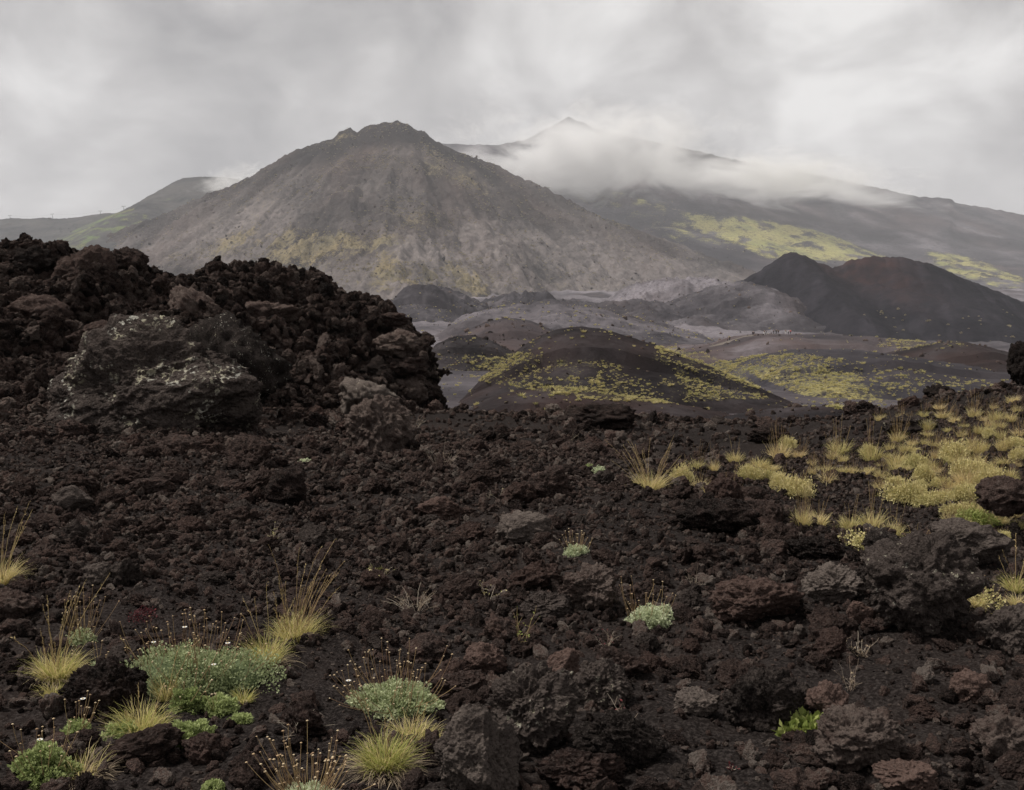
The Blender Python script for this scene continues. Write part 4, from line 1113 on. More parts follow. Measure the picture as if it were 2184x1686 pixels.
def cushion(u, v, w, h, label, seed, mat='cushion', n=2600, stalks=0, sh=0, daisies=0, stalk_lean=0.9, leaf=0.0135, lobes=1, name='daisy_cushion', cat='cushion plant', group='cushion plants near the viewer', heads=True, D=None, tint0=0.5):
    o, mpp = root(name, u, v, label, cat, group, D)
    r_ = np.random.default_rng(seed)
    W, H = w * mpp, h * mpp
    ge = Geo()
    for k in range(lobes):
        f = 1.0 if lobes == 1 else r_.uniform(0.5, 0.75)
        off = np.zeros(3) if lobes == 1 else np.array([r_.uniform(-.3, .3) * W, r_.uniform(-.3, .3) * W * 0.7, 0])
        g1 = Geo(); dome(g1, r_, n // lobes, W / 2 * f, W / 2 * 0.8 * f, H * 0.68 * (0.75 + 0.35 * r_.random() if lobes > 1 else 1), leaf, leaf * 0.36, 0.2, seed + k, tint0)
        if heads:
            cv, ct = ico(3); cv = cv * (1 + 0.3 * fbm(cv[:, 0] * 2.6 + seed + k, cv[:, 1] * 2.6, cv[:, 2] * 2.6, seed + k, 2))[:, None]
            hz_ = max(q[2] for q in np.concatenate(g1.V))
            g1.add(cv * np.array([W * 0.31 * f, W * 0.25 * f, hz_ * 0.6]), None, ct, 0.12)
        ge.add(np.concatenate(g1.V) + off, None, np.concatenate(g1.T), np.concatenate(g1.tint))
    link('foliage', ge.mesh('foliage', M[mat]), parent=o)
    if stalks:
        SH = sh * mpp
        P = stalk_paths(r_, stalks, W * 0.44, SH, 0.5, stalk_lean, -0.35 * stalk_lean, 6)
        P[..., 1] *= 0.8; P[..., 2] += H * 0.25
        ge = Geo(); tubes(ge, P, 0.0011, r_.uniform(0, 0.6, stalks)); link('flower_stalks', ge.mesh('flower_stalks', M['stem']), parent=o)
        ge = Geo(); buttons(ge, P[:, -1], r_.uniform(.0038, .0066, stalks), r_, r_.uniform(0.2, 1, stalks)); link('dried_flower_heads', ge.mesh('dried_flower_heads', M['head']), parent=o)
        for k in range(daisies): daisy(o, P[k, -1] * np.array([0.75, 0.75, 0.8]) + np.array([0, -0.02, 0.012]), r_)
    NO_ROCK.append((o.location.x, o.location.y, W * 0.4))
    return o

def twig_plant(u, v, w, h, label, seed, n=16, leafn=40, leafmat='bush', name='dry_plant', stem='twig', leaf=0.012, D=None, lean=0.9, group='dry and sprouting plants'):
    o, mpp = root(name, u, v, label, 'plant', group, D)
    r_ = np.random.default_rng(seed); W, H = w * mpp, h * mpp
    P = stalk_paths(r_, n, W * 0.12, H * 1.1, 0.5, lean, 0.5, 6)
    P += np.cumsum(r_.normal(0, H * 0.018, P.shape), 1)
    br = []
    for k in range(n * 2):
        i = r_.integers(0, n); s = r_.integers(2, 5); p0 = P[i, s]
        d = r_.normal(size=3); d[2] = abs(d[2]); d /= np.linalg.norm(d)
        t = np.linspace(0, 1, 7)[:, None]; br.append(p0 + d * t * H * r_.uniform(.12, .3))
    ge = Geo(); tubes(ge, P, 0.0013 * np.linspace(1.2, .5, 7), r_.uniform(0, 1, n)); tubes(ge, np.array(br), 0.0008, r_.uniform(0, 1, len(br)))
    link('stems', ge.mesh('stems', M[stem]), parent=o)
    if leafn:
        al = np.concatenate([P[:, 1:].reshape(-1, 3), np.array(br).reshape(-1, 3)])
        c = al[r_.integers(0, len(al), leafn)]
        ge = Geo(); leaves(ge, c, r_.normal(size=(leafn, 3)) + np.array([0, 0, .5]), leaf * r_.uniform(.6, 1.3, leafn), leaf * 0.33, r_, r_.random(leafn))
        link('leaves', ge.mesh('leaves', M[leafmat]), parent=o)
    return o

# ------------------------------------------------------------------ plants near the viewer
grass_tuft(628, 1362, 125, 75, 'straw-yellow grass tuft with many tall stems behind the big daisy cushion', 601, 34, 190, 0.35, 520, (0.14, 0), stem_lean=0.42)
grass_tuft(568, 1418, 85, 85, 'yellow-green grass tuft on the right flank of the big daisy cushion', 602, 5, 190, 0.75, 420, lean=0.6, dead=0.3)
grass_tuft(122, 1445, 115, 80, 'straw-coloured grass tuft with long bending stems at lower left', 603, 14, 215, 0.3, 480, (0.06, 0), stem_lean=0.42, dead=0.3)
grass_tuft(112, 1482, 80, 45, 'bright green low grass tuft in front of the long-stemmed tuft', 604, 0, 0, 0.95, 260, lean=1.1)
grass_tuft(300, 1560, 130, 85, 'yellow-green grass tuft left of the round green cushion', 605, 4, 90, 0.6, 460, dead=0.5)
grass_tuft(5, 1245, 70, 70, 'grass tuft with tall stems cut off by the left edge', 606, 18, 190, 0.45, 380, (0.16, 0), stem_lean=0.4)
grass_tuft(822, 1640, 125, 100, 'green and yellow grass tuft with a dead grey skirt below the stalked cushion', 607, 8, 170, 0.75, 620, dead=0.8)
grass_tuft(880, 1585, 130, 75, 'dead tan grass clump just below the stalked daisy cushion', 608, 3, 110, 0.25, 300, dead=1.3)
grass_tuft(1385, 1042, 95, 55, 'golden fan-shaped grass tuft with long spreading stems on the crest slope', 609, 46, 115, 0.3, 420, lean=0.95, stem_lean=1.0)
grass_tuft(355, 1490, 60, 70, 'slim dry grass tuft inside the front of the big daisy cushion', 610, 3, 170, 0.4, 160, lean=0.4)
grass_tuft(520, 1500, 50, 45, 'small light green grass tuft below the big daisy cushion', 611, 0, 0, 0.9, 150, lean=0.6)
grass_tuft(440, 1480, 60, 50, 'thin straw grass tuft at the front of the big daisy cushion', 612, 3, 80, 0.35, 150, lean=0.5)
grass_tuft(170, 1650, 130, 85, 'dead grey grass clump beside the lower left daisy cushion', 613, 0, 0, 0.1, 120, dead=4.5)
grass_tuft(1955, 1172, 62, 48, 'spiky yellow grass tuft between the two big right-hand boulders', 614, 5, 95, 0.35, 300, lean=0.9)
grass_tuft(2165, 1262, 50, 50, 'yellow-green grass tuft with bending stems at the right edge', 615, 6, 120, 0.6, 240, (-0.1, 0))
grass_tuft(2082, 1292, 50, 45, 'pale dead grass tuft against the massive brown boulder', 616, 0, 0, 0.1, 160, dead=1.0)
grass_tuft(2170, 1295, 50, 40, 'tan dry grass tuft under the yellow-green tuft at the right edge', 617, 0, 0, 0.1, 160, dead=0.6)
grass_tuft(800, 1222, 26, 24, 'tiny bright green grass sprout above the dry thistle plant', 618, 0, 0, 1.0, 60, lean=0.5)
grass_tuft(930, 1590, 36, 45, 'small green grass sprig touching the smooth grey boulder', 619, 0, 0, 1.0, 70, lean=0.6)

cushion(420, 1462, 285, 105, 'big grey-green daisy cushion with dried flower heads at lower left', 631, 'cushion', 22000, 110, 115, 4, 1.1, lobes=9, tint0=0.45)
cushion(838, 1512, 195, 78, 'round grey-green daisy cushion ringed by dry flower stalks', 632, 'cushion', 9200, 85, 115, 1, 1.25, tint0=0.6)
cushion(1372, 1330, 115, 58, 'pale mint-green cushion plant with dried heads on the right-hand rubble', 633, 'cushion_pale', 5200, 34, 75, 0, 0.9, tint0=0.6, lobes=3)
cushion(92, 1655, 125, 90, 'green daisy cushion in the lower left corner', 634, 'cushion_green', 7200, 24, 105, 2, 1.0, tint0=0.55)
cushion(405, 1582, 102, 64, 'round bright green cushion without flowers in front of the big cushion', 635, 'cushion_green', 6400, 0, 0, tint0=0.6)
cushion(655, 1715, 110, 60, 'pale daisy cushion with many stalks cut off by the bottom edge', 636, 'cushion_pale', 3600, 90, 140, 0, 1.2)
cushion(1230, 1182, 52, 30, 'small grey-green cushion topped with flower heads at centre', 637, 'cushion_pale', 1400, 24, 50, 0, 0.7)
cushion(652, 990, 34, 16, 'lone pale green cushion on the dark ash slope', 638, 'cushion_pale', 700)
cushion(1255, 1000, 24, 16, 'small green leafy cushion left of the fan-shaped tuft', 639, 'cushion_green', 400)
cushion(1278, 1012, 30, 22, 'small pale leafy cushion nearest the fan-shaped tuft', 640, 'cushion_pale', 480)
cushion(165, 1565, 55, 42, 'small dark green cushion with stalks above the corner cushion', 641, 'cushion_green', 1800, 14, 75, 1, 0.8)
cushion(470, 1515, 72, 48, 'small green cushion below the big cushion', 642, 'cushion_green', 2000, 4, 50)
cushion(512, 1540, 46, 26, 'low green cushion at the right of the dead grass tangle', 643, 'cushion_green', 1200)
cushion(455, 1688, 40, 26, 'small green cushion at the bottom edge', 644, 'cushion_green', 1000)
cushion(260, 1580, 80, 50, 'dull green cushion under the yellow-green grass tuft', 645, 'cushion_green', 2000, tint0=0.35)
cushion(175, 1375, 55, 50, 'loose grey-green sprig behind the long-stemmed tuft', 646, 'cushion', 600, 34, 105, 0, 0.8)
cushion(400, 1510, 75, 60, 'dark green cushion between the slim dry tuft and the round green cushion', 647, 'cushion_green', 2400, 10, 60, tint0=0.3)
cushion(210, 1425, 40, 22, 'pale flat cushion at the top of the dark lava mound', 648, 'cushion_pale', 520, 10, 75)

cushion(845, 893, 48, 34, 'bright green leafy shrub growing beside the black rounded boulder', 651, 'broadleaf', 260, leaf=0.05, heads=False, name='shrub', cat='shrub', group='leafy plants', tint0=0.7)
cushion(1722, 1566, 120, 50, 'fresh green broad-leaved plant on the lower right ash', 652, 'broadleaf', 620, leaf=0.034, heads=False, name='leafy_plant', cat='plant', group='leafy plants', tint0=0.65)
cushion(1835, 1165, 100, 52, 'green leafy bush at the edge of the ledge', 653, 'bush', 900, 16, 60, leaf=0.02, heads=False, name='shrub', cat='shrub', group='leafy plants', lobes=4, tint0=0.5)
cushion(2155, 1345, 55, 60, 'green trailing plant hanging on the rock at the right edge', 654, 'broadleaf', 160, leaf=0.018, heads=False, name='leafy_plant', cat='plant', group='leafy plants', tint0=0.5)
cushion(2105, 1300, 75, 70, 'sparse leafy plant between the massive brown boulder and the right edge', 655, 'bush', 260, 8, 60, leaf=0.016, heads=False, name='leafy_plant', cat='plant', group='leafy plants')
cushion(290, 1318, 85, 38, 'dark red succulent plant behind the big daisy cushion', 656, 'redleaf', 420, leaf=0.012, heads=False, name='red_succulent', cat='plant', group='leafy plants', lobes=4, tint0=0.4)
twig_plant(885, 1305, 120, 65, 'tan thistle-like dry plant in the middle of the rubble', 661, 26, 90, 'drygrass')
twig_plant(1042, 1285, 60, 60, 'sprouting plant with pale forked stems at centre', 662, 6, 26, 'bush', lean=0.6)
twig_plant(1110, 1392, 55, 110, 'thin green sprout with one tall stem by the grey rocks', 663, 5, 40, 'broadleaf', stem='stem', lean=0.3)
twig_plant(1835, 1400, 100, 50, 'dry brown leafy plant on the ash at the right', 664, 14, 120, 'drygrass')
twig_plant(1815, 1475, 60, 75, 'dead forked plant standing above the broad-leaved plant', 665, 8, 30, 'drygrass', lean=0.5)
twig_plant(1345, 1560, 90, 75, 'dark reddish withered plant behind the long slanting rock', 666, 12, 60, 'redleaf')
twig_plant(1295, 1385, 45, 60, 'small reddish brown withered plant left of the pale green cushion', 667, 10, 30, 'redleaf', lean=0.5)
twig_plant(800, 1240, 90, 40, 'pale dry weed above the thistle-like plant', 668, 12, 60, 'bush')
twig_plant(1060, 1065, 90, 45, 'bleached twigs lying on the dark rubble', 669, 7, 6, 'bush', lean=1.5)
twig_plant(940, 1005, 90, 60, 'faint dry weeds beside the central slope', 670, 14, 30, 'drygrass', lean=0.6)
twig_plant(1205, 945, 60, 45, 'dry twiggy weed on the crest slope', 671, 12, 14, 'drygrass')
twig_plant(885, 915, 60, 40, 'grey dead twigs right of the green shrub', 672, 14, 10, 'drygrass')
twig_plant(580, 1160, 70, 55, 'thin dry weed on the left rubble', 673, 6, 24, 'bush', lean=0.6)
twig_plant(640, 1560, 150, 60, 'tangle of grey dead stems spreading over the ash', 674, 30, 0, lean=1.5)
twig_plant(1480, 1250, 50, 40, 'dead pale twigs above the broad reddish rock', 675, 10, 8, 'drygrass', lean=1.2)
twig_plant(1895, 1335, 30, 30, 'small purplish plant beside the thin upright plate', 676, 8, 40, 'redleaf')
twig_plant(1560, 1640, 45, 20, 'flat pinkish rosette on the bottom ash', 677, 8, 30, 'redleaf', lean=1.4)

# ------------------------------------------------------------------ tussocks on the right-hand slope
def tussock_proto(seed, green, n=300, stems=14):
    r_ = np.random.default_rng(seed)
    e0 = bpy.data.objects.new('grass_tussock', None); C.objects.link(e0)
    ge = Geo(); P = stalk_paths(r_, n, 0.42, 0.72, 0.5, 0.95, 0.9, 4)
    ribbons(ge, P, 0.012, r_, np.clip(r_.normal(0.72 - 0.5 * green, 0.2, n), 0, 1))
    link('blades', ge.mesh('blades', M['tussock']), parent=e0)
    if stems:
        ge = Geo(); P = stalk_paths(r_, stems, 0.3, 1.5, 0.4, 0.4, 0.15, 4)
        tubes(ge, P, 0.0065, r_.uniform(0.2, 0.7, stems)); link('stems', ge.mesh('stems', M['stem']), parent=e0)
    return e0
def bush_proto(seed, mat):
    r_ = np.random.default_rng(seed)
    e0 = bpy.data.objects.new('olive_bush', None); C.objects.link(e0)
    ge = Geo()
    for k in range(6):
        g1 = Geo(); f = r_.uniform(.3, .5); dome(g1, r_, 620, f, f, f * 0.95, .075, .017, .3, seed + k, .55)
        ge.add(np.concatenate(g1.V) + np.array([r_.uniform(-.32, .32), r_.uniform(-.3, .3), 0]), None, np.concatenate(g1.T), np.concatenate(g1.tint))
    link('foliage', ge.mesh('foliage', M[mat]), parent=e0)
    ge = Geo(); P = stalk_paths(r_, 20, 0.4, 0.75, 0.4, 0.8, 0.2, 4); tubes(ge, P, 0.006, r_.uniform(.4, 1, 20)); link('twigs', ge.mesh('twigs', M['stem']), parent=e0)
    return e0
TP = [tussock_proto(700 + i, (0.1, 0.3, 0.5, 0.2, 0.65, 0.05, 0.4, 0.8)[i], (300, 220, 340, 180, 300, 260, 380, 240)[i], (16, 10, 4, 22, 6, 30, 0, 8)[i]) for i in range(8)]
BP = [bush_proto(720 + i, 'bush') for i in range(3)]
used = set()
TUS = [(1665,225,62,'t'),(1570,275,60,'t'),(1690,285,70,'t'),(1880,270,70,'t'),(1590,350,75,'t'),(1500,365,55,'t'),(1815,345,45,'t'),(2000,235,40,'t'),(2120,190,75,'t'),(1410,425,70,'t'),(1505,450,50,'t'),(1640,450,70,'t'),(1720,440,50,'t'),
       (1360,485,55,'t'),(1225,500,80,'b'),(1245,530,110,'t'),(1050,490,95,'t'),(1010,535,75,'t'),(1075,560,60,'t'),(1130,620,60,'t'),(1075,622,55,'t'),(960,615,80,'t'),(885,575,62,'t'),(890,632,50,'t'),(980,665,105,'t'),(805,525,60,'t'),(740,460,95,'b'),
       (680,520,110,'t'),(650,550,90,'t'),(560,590,75,'t'),(625,600,80,'t'),(410,550,65,'t'),(280,605,60,'t'),(480,618,62,'t'),(500,645,110,'b'),(610,650,90,'b'),(690,700,130,'b'),(770,735,150,'b'),(190,715,75,'t'),(380,770,95,'t'),(90,660,110,'b'),(180,600,70,'t'),
       (1235,610,60,'t'),(1210,638,40,'t'),(1310,640,70,'t'),(1390,680,110,'b'),(1300,722,80,'t'),(1400,560,90,'t'),(1460,495,70,'t'),(1525,585,130,'b'),(1560,655,120,'b'),(1690,680,70,'t'),(1480,760,170,'b'),(1500,785,150,'b'),(1600,800,150,'b'),(1690,790,100,'b'),
       (1750,715,90,'t'),(1775,520,150,'b'),(1860,630,150,'b'),(1930,600,110,'b'),(2000,650,120,'b'),(1960,470,50,'t'),(2060,485,90,'t'),(2135,450,120,'b'),(1870,450,80,'t'),(1820,770,130,'b'),(1890,760,120,'b'),(1780,860,120,'b'),(1905,920,190,'g'),(1710,905,60,'t'),
       (1690,985,40,'t'),(1950,955,70,'t'),(2050,935,85,'t'),(2110,890,90,'t'),(2155,960,90,'t'),(2060,1020,100,'b'),(2010,725,90,'b'),(1650,610,60,'t'),(825,930,100,'t'),(920,920,110,'t'),(1120,945,130,'t'),(1250,945,110,'t'),(1385,1000,90,'t'),(1590,395,60,'t'),(1720,370,45,'t'),
       (1800,400,45,'t'),(1910,380,50,'t'),(2030,350,60,'t'),(2100,300,60,'t'),(2150,250,50,'t'),(1640,540,55,'t'),(1690,480,60,'t'),(1730,560,80,'b'),(1830,690,90,'t'),(1930,680,90,'b'),(2080,560,80,'t'),(2150,520,90,'b'),(2100,640,70,'t'),(1450,610,60,'t'),(1340,530,60,'t'),
       (1430,300,50,'t'),(1480,310,50,'t'),(1760,310,60,'t'),(1940,300,50,'t'),(1650,700,80,'b'),(1560,720,70,'b'),(1980,790,80,'t'),(1950,840,70,'t'),(1740,930,60,'t'),(1830,960,60,'t'),(330,690,40,'t'),(240,760,50,'t'),(420,600,35,'t'),(1300,300,40,'t')]
_rt2 = np.random.default_rng(77)
while len(TUS) < 142:
    q = (float(_rt2.uniform(1150, 2160)), float(_rt2.uniform(300, 960)))
    if q[1] > 0.45 * (q[0] - 1150) + 560 or q[1] < 620 - 0.42 * (q[0] - 1150): continue
    if min(math.hypot(q[0] - t[0], q[1] - t[1]) for t in TUS) > 45: TUS.append((q[0], q[1], float(_rt2.uniform(38, 85)), 'tttb'[int(_rt2.integers(0, 4))]))
SL_MARK = [('black block on the skyline', 2170, 780), ('dark shaded boulder', 2165, 1060), ('leafy bush at the ledge', 1835, 1140), ('fan-shaped grass tuft', 1385, 1030), ('bright green slope bush', 2085, 1095),
           ('bare ash strip', 1800, 1040), ('speckled crest rock', 1945, 915), ('spiky grass tuft', 1955, 1150), ('low outcrop on the crest', 1645, 930)]
inf = []
for k, (cx_, cy_, w_, kd) in enumerate(TUS):
    u_, v_ = 1425 + cx_ * 0.3473, 790 + (cy_ + 0.2 * w_) * 0.3473
    p = at_ground(u_, v_); W = w_ * 0.3473 * p[1] / F
    pro = TP[int(rng.integers(0, 8))] if kd == 't' else BP[int(rng.integers(0, 3))]
    if pro.name in used: o = copy_tree(pro)
    else: used.add(pro.name); o = pro
    o.location = p - np.array([0, 0, 0.01]); o.rotation_euler.z = rng.uniform(0, 6.28)
    s_ = W * (1.08 if kd == 't' else 1.02); o.scale = (s_ * rng.uniform(0.75, 1.3), s_ * rng.uniform(0.8, 1.2), s_ * rng.uniform(0.9, 1.9)); NO_ROCK.append((p[0], p[1], W * 0.5))
    dist, ph, a, b = min((math.hypot(u_ - a, (v_ - b) * 1.3), ph, a, b) for ph, a, b in SL_MARK)
    du, dv = u_ - a, v_ - b
    side = ('left of' if du < 0 else 'right of') if abs(du) > abs(dv) * 1.3 else ('behind' if dv < 0 else 'in front of')
    inf.append((side, ph, kd, dist, o, w_))
by = {}
for t in inf: by.setdefault(t[:3], []).append(t)
for (side, ph, kd), lst in by.items():
    lst.sort(key=lambda t: t[3])
    for n_, t in enumerate(lst):
        od = (ORD[n_] + ' to') if n_ < len(ORD) else 'far from'
        tag(t[4], '%s %s the %s; %s that way' % ('straw grass tussock' if kd == 't' else 'olive bushy clump' if kd == 'b' else 'bright green bush', side, ph, od.replace(' to', '').replace('far from', 'far')), 'grass' if kd == 't' else 'bush', 'tussocks and bushes on the ash slope')
        if kd == 'g': t[4].children[0].data = t[4].children[0].data.copy(); t[4].children[0].data.materials[0] = M['broadleaf']
for pr in TP + BP:
    if pr.name not in used and pr.name in bpy.data.objects:
        for ch in list(pr.children): bpy.data.objects.remove(ch)
        bpy.data.objects.remove(pr)

# ------------------------------------------------------------------ loose rubble on the ground
def rub_mask(x, y):
    """1 = heaped stones, 0 = bare ash"""
    m = 0.64 + 1.5 * fbm(x * 0.42, y * 0.42, 0, 151, 3)
    uu, vv = proj(np.stack([x, y, gh(x, y, False)], -1))
    for (pu, pv, ru, rv, k) in ((1750, 1620, 420, 160, -0.55), (2000, 1430, 250, 80, -0.6), (450, 905, 300, 45, -0.5), (1500, 925, 330, 35, -0.35), (1780, 1080, 260, 35, -0.45), (1420, 1400, 150, 60, -0.25),
                                (650, 1480, 160, 110, -0.6), (880, 1560, 120, 80, -0.4), (300, 1200, 400, 150, 0.25), (1150, 1150, 350, 110, 0.35), (1000, 1400, 160, 60, 0.2), (1600, 1280, 250, 120, 0.25)):
        m = m + k * np.exp(-((uu - pu) / ru) ** 2 - ((vv - pv) / rv) ** 2)
    return np.clip(m, 0, 1), uu, vv

def fan_points(n, y0, y1, wpow=1.0):
    y = np.sqrt(rng.random(n) * (y1 * y1 - y0 * y0) + y0 * y0)
    x = rng.uniform(-1, 1, n) * (0.72 * y + 0.9)
    return x, y

nr_arr = np.array(NO_ROCK)
def clear_of(x, y, r, f=0.85):
    ok = np.ones(len(x), bool)
    for bx, by, br in nr_arr:
        ok &= (x - bx) ** 2 + (y - by) ** 2 > (br * f + r * 0.3) ** 2
    return ok

# heaped rocks: the largest 230 in view are things of their own, the rest one mass
rx, ry = fan_points(26000, 2.4, 27)
rs = pl(len(rx), 0.03, 0.22, 2.9)
mk, ru_, rv_ = rub_mask(rx, ry)
slope_keep = ~inpoly(ru_, rv_, [(1500, 960), (1720, 900), (2000, 850), (2300, 820), (2300, 1150), (1950, 1130), (1600, 1080)]) | (rng.random(len(rx)) < 0.18)
ok = (rng.random(len(rx)) < 0.12 + 0.88 * mk) & clear_of(rx, ry, rs) & slope_keep & ~((rs > 0.12) & (mk < 0.45)) & (rs < 0.028 * ry + 0.03)
_, rk_ = rh(rx, ry)
ok &= rk_ < 0.25
rx, ry, rs, ru_, rv_ = rx[ok], ry[ok], rs[ok], ru_[ok], rv_[ok]
# avoid piling big ones into each other
order = np.argsort(-rs); sel = []
for i in order:
    if rs[i] > 0.06:
        j = [k for k in sel if abs(rx[k] - rx[i]) < 0.5 and abs(ry[k] - ry[i]) < 0.5 and (rx[k] - rx[i]) ** 2 + (ry[k] - ry[i]) ** 2 < (0.62 * (rs[k] + rs[i])) ** 2]
        if j: continue
    sel.append(i)
sel = np.array(sel)
rx, ry, rs, ru_, rv_ = rx[sel], ry[sel], rs[sel], ru_[sel], rv_[sel]
rz_ = gh(rx, ry) + rs * rng.uniform(0.05, 0.3, len(rs))
app = rs / ry * ((ru_ > 15) & (ru_ < 2170) & (rv_ < 1670))
big = np.argsort(-app)[:230]
isbig = np.zeros(len(rx), bool); isbig[big] = True
SHAPE = ['knobbly', 'angular', 'blocky']
TONES = ['dark', 'brownish', 'grey', 'reddish']
ROCKM = {'dark': mat_rock('rock_dark', T_DARK, dist=0.2, rnd=False, fs=0.42), 'brownish': mat_rock('rock_brown', T_LAVA, dist=0.2, rnd=False, fs=0.42), 'grey': mat_rock('rock_grey', T_GREY, dist=0.2, rnd=False, fs=0.42), 'reddish': mat_rock('rock_red', T_RED, dist=0.2, rnd=False, fs=0.42)}
info = []
for i in big:
    tone = TONES[rng.choice(4, p=[.34, .36, .12, .18])]
    pi = int(rng.integers(0, len(PROTO_BIG)))
    o = link('lava_rock', PROTO_BIG[pi])
    o.material_slots[0].link = 'OBJECT'; o.material_slots[0].material = ROCKM[tone]
    o.location = (rx[i], ry[i], rz_[i]); o.rotation_euler = (rng.uniform(-.5, .5), rng.uniform(-.5, .5), rng.uniform(0, 6.28))
    o.scale = rs[i] * rng.uniform(0.8, 1.2, 3)
    dl = [(math.hypot(ru_[i] - a, (rv_[i] - b) * 1.3), ph, a, b) for ph, a, b in LANDMARK]
    dist, ph, a, b = min(dl)
    du, dv = ru_[i] - a, rv_[i] - b
    side = ('left of' if du < 0 else 'right of') if abs(du) > abs(dv) * 1.3 else ('behind' if dv < 0 else 'in front of')
    info.append((side, ph, dist, o, tone, SHAPE[0] if pi % 3 == 0 else SHAPE[1 + pi % 2]))
bykey = {}
for t in info: bykey.setdefault(t[:2], []).append(t)
for (side, ph), lst in bykey.items():
    lst.sort(key=lambda t: t[2])
    for n_, t in enumerate(lst):
        od = ORD[n_] if n_ < len(ORD) else 'far'
        tag(t[3], '%s %s rock %s %s, %s %s' % (t[4], t[5], side, ph, od, 'that way'), 'rock', 'loose lava rocks on the ash')
rest = ~isbig
m1 = rest & (rs > 0.075); m2 = rest & (rs <= 0.075)
# more small stones and gravel
sx, sy = fan_points(170000, 2.3, 27); ss = pl(len(sx), 0.014, 0.06, 2.6)
mk, su, sv = rub_mask(sx, sy)
ok = (rng.random(len(sx)) < 0.10 + 0.9 * mk) & clear_of(sx, sy, ss, 0.7) & (ss > 0.0018 * sy)
sx, sy, ss = sx[ok], sy[ok], ss[ok]
px_ = np.r_[rx[rest], sx]; py_ = np.r_[ry[rest], sy]; ps_ = np.r_[rs[rest], ss]
pz_ = gh(px_, py_) + ps_ * rng.uniform(0.0, 0.35, len(ps_))
np_ = len(PROTO_BIG)
idx = np.where(ps_ > 0.06, rng.integers(0, np_, len(ps_)), np_ + rng.integers(0, len(PROTO_MID), len(ps_)))
scatter('lava_rubble', np.c_[px_, py_, pz_], rng.uniform(0, 6.28, (len(px_), 3)), sc3(ps_, 0.35), idx, PROTO_BIG + PROTO_MID, 'countless small lava stones heaped over the dark ground', 'rubble')
gx_, gy_ = fan_points(150000, 2.2, 15); gs = pl(len(gx_), 0.005, 0.02, 2.2) * np.clip(gy_ / 6, 0.7, 2)
mk, _, _ = rub_mask(gx_, gy_)
ok = rng.random(len(gx_)) < 0.45 + 0.4 * mk
gx_, gy_, gs = gx_[ok], gy_[ok], gs[ok]
gz_ = gh(gx_, gy_) + gs * 0.3
scatter('cinder_gravel', np.c_[gx_, gy_, gz_], rng.uniform(0, 6.28, (len(gx_), 3)), sc3(gs), rng.integers(0, len(PROTO_SMALL), len(gx_)), PROTO_SMALL, 'fine dark cinder gravel strewn over the near ground', 'gravel')
# ------------------------------------------------------------------ plants and stones on the hills and mountains
def proto_mesh(name, seed, mat, n=70, hgt=0.75, wid=0.05):
    r_ = np.random.default_rng(seed); ge = Geo()
    P = stalk_paths(r_, n, 0.45, hgt, 0.5, 0.9, 0.9, 3); ribbons(ge, P, wid, r_, np.clip(r_.normal(0.55, 0.25, n), 0, 1)); return ge.mesh(name, M[mat])
def proto_bush(name, seed, mat):
    r_ = np.random.default_rng(seed); ge = Geo(); dome(ge, r_, 60, .5, .5, .45, .3, .12, .3, seed, .5); return ge.mesh(name, M[mat])
MIDP = [proto_mesh('tussock', 800 + i, 'mid_tussock') for i in range(4)] + [proto_bush('bush', 810, 'mid_tussock')]
FARP = [proto_bush('bush', 820 + i, 'far_bush') for i in range(4)]
STP = [rock_mesh('stone', (1, .85, .7), 830 + i, 'block', 2, M['clinker']) for i in range(5)]

def collect(P, n, dens, dlo, dhi, seed=0):
    q, _ = surf_sample(P, n)
    uu, vv = proj(q)
    w = dens(q, uu, vv)
    k = (rng.random(len(q)) < w) & (uu > -150) & (uu < 2330) & (q[:, 1] > dlo) & (q[:, 1] < dhi)
    return q[k]

def top_surface(q):
    """drop points that another landform covers"""
    zmax = vh(q[:, 0], q[:, 1])
    return q[q[:, 2] > zmax + np.where(q[:, 1] < 150, 0.7, -0.3)]

ptsA, ptsS = [], []
def dens_mid(q, uu, vv):
    m = veg_mask(uu, vv)
    sc_ = np.clip(q[:, 1] / 30, 3, 14); nz_ = fbm(q[:, 0] / 6 * (q[:, 1] < 200) + q[:, 0] / 14 * (q[:, 1] >= 200), q[:, 1] / 6 * (q[:, 1] < 200) + q[:, 1] / 14 * (q[:, 1] >= 200), 0, 171, 3)
    d = np.clip(m * (0.42 + 0.8 * nz_), 0, 1) + 0.03 * (nz_ > 0.05)
    bare = inpoly(uu, vv, [(1100, 745), (1160, 705), (1240, 690), (1330, 700), (1400, 735), (1395, 800), (1330, 790), (1290, 760), (1215, 770)])
    return np.where(bare, 0.02, d)
for nm, Xh, Yh, Zh in HILLS:
    if nm == 'hill':
        P = np.stack([Xh, Yh, Zh], -1); sz = Yh.max() - Yh.min()
        D_ = Yh.mean()
        area = (Xh.max() - Xh.min()) * sz
        q = collect(P, int(min(48000, area * (17.0 if D_ < 200 else 4.5 if D_ < 300 else 0.5))), dens_mid, 0, 2000); ptsA.append(top_surface(q))
        q = collect(P, 500, lambda q, u, v: np.full(len(q), 0.6), 0, 2000); ptsS.append(top_surface(q))
Xv, Yv = fan(-0.62, 0.62, 160, 50, 1300, 160)
PV = np.stack([Xv, Yv, vh(Xv, Yv)], -1)
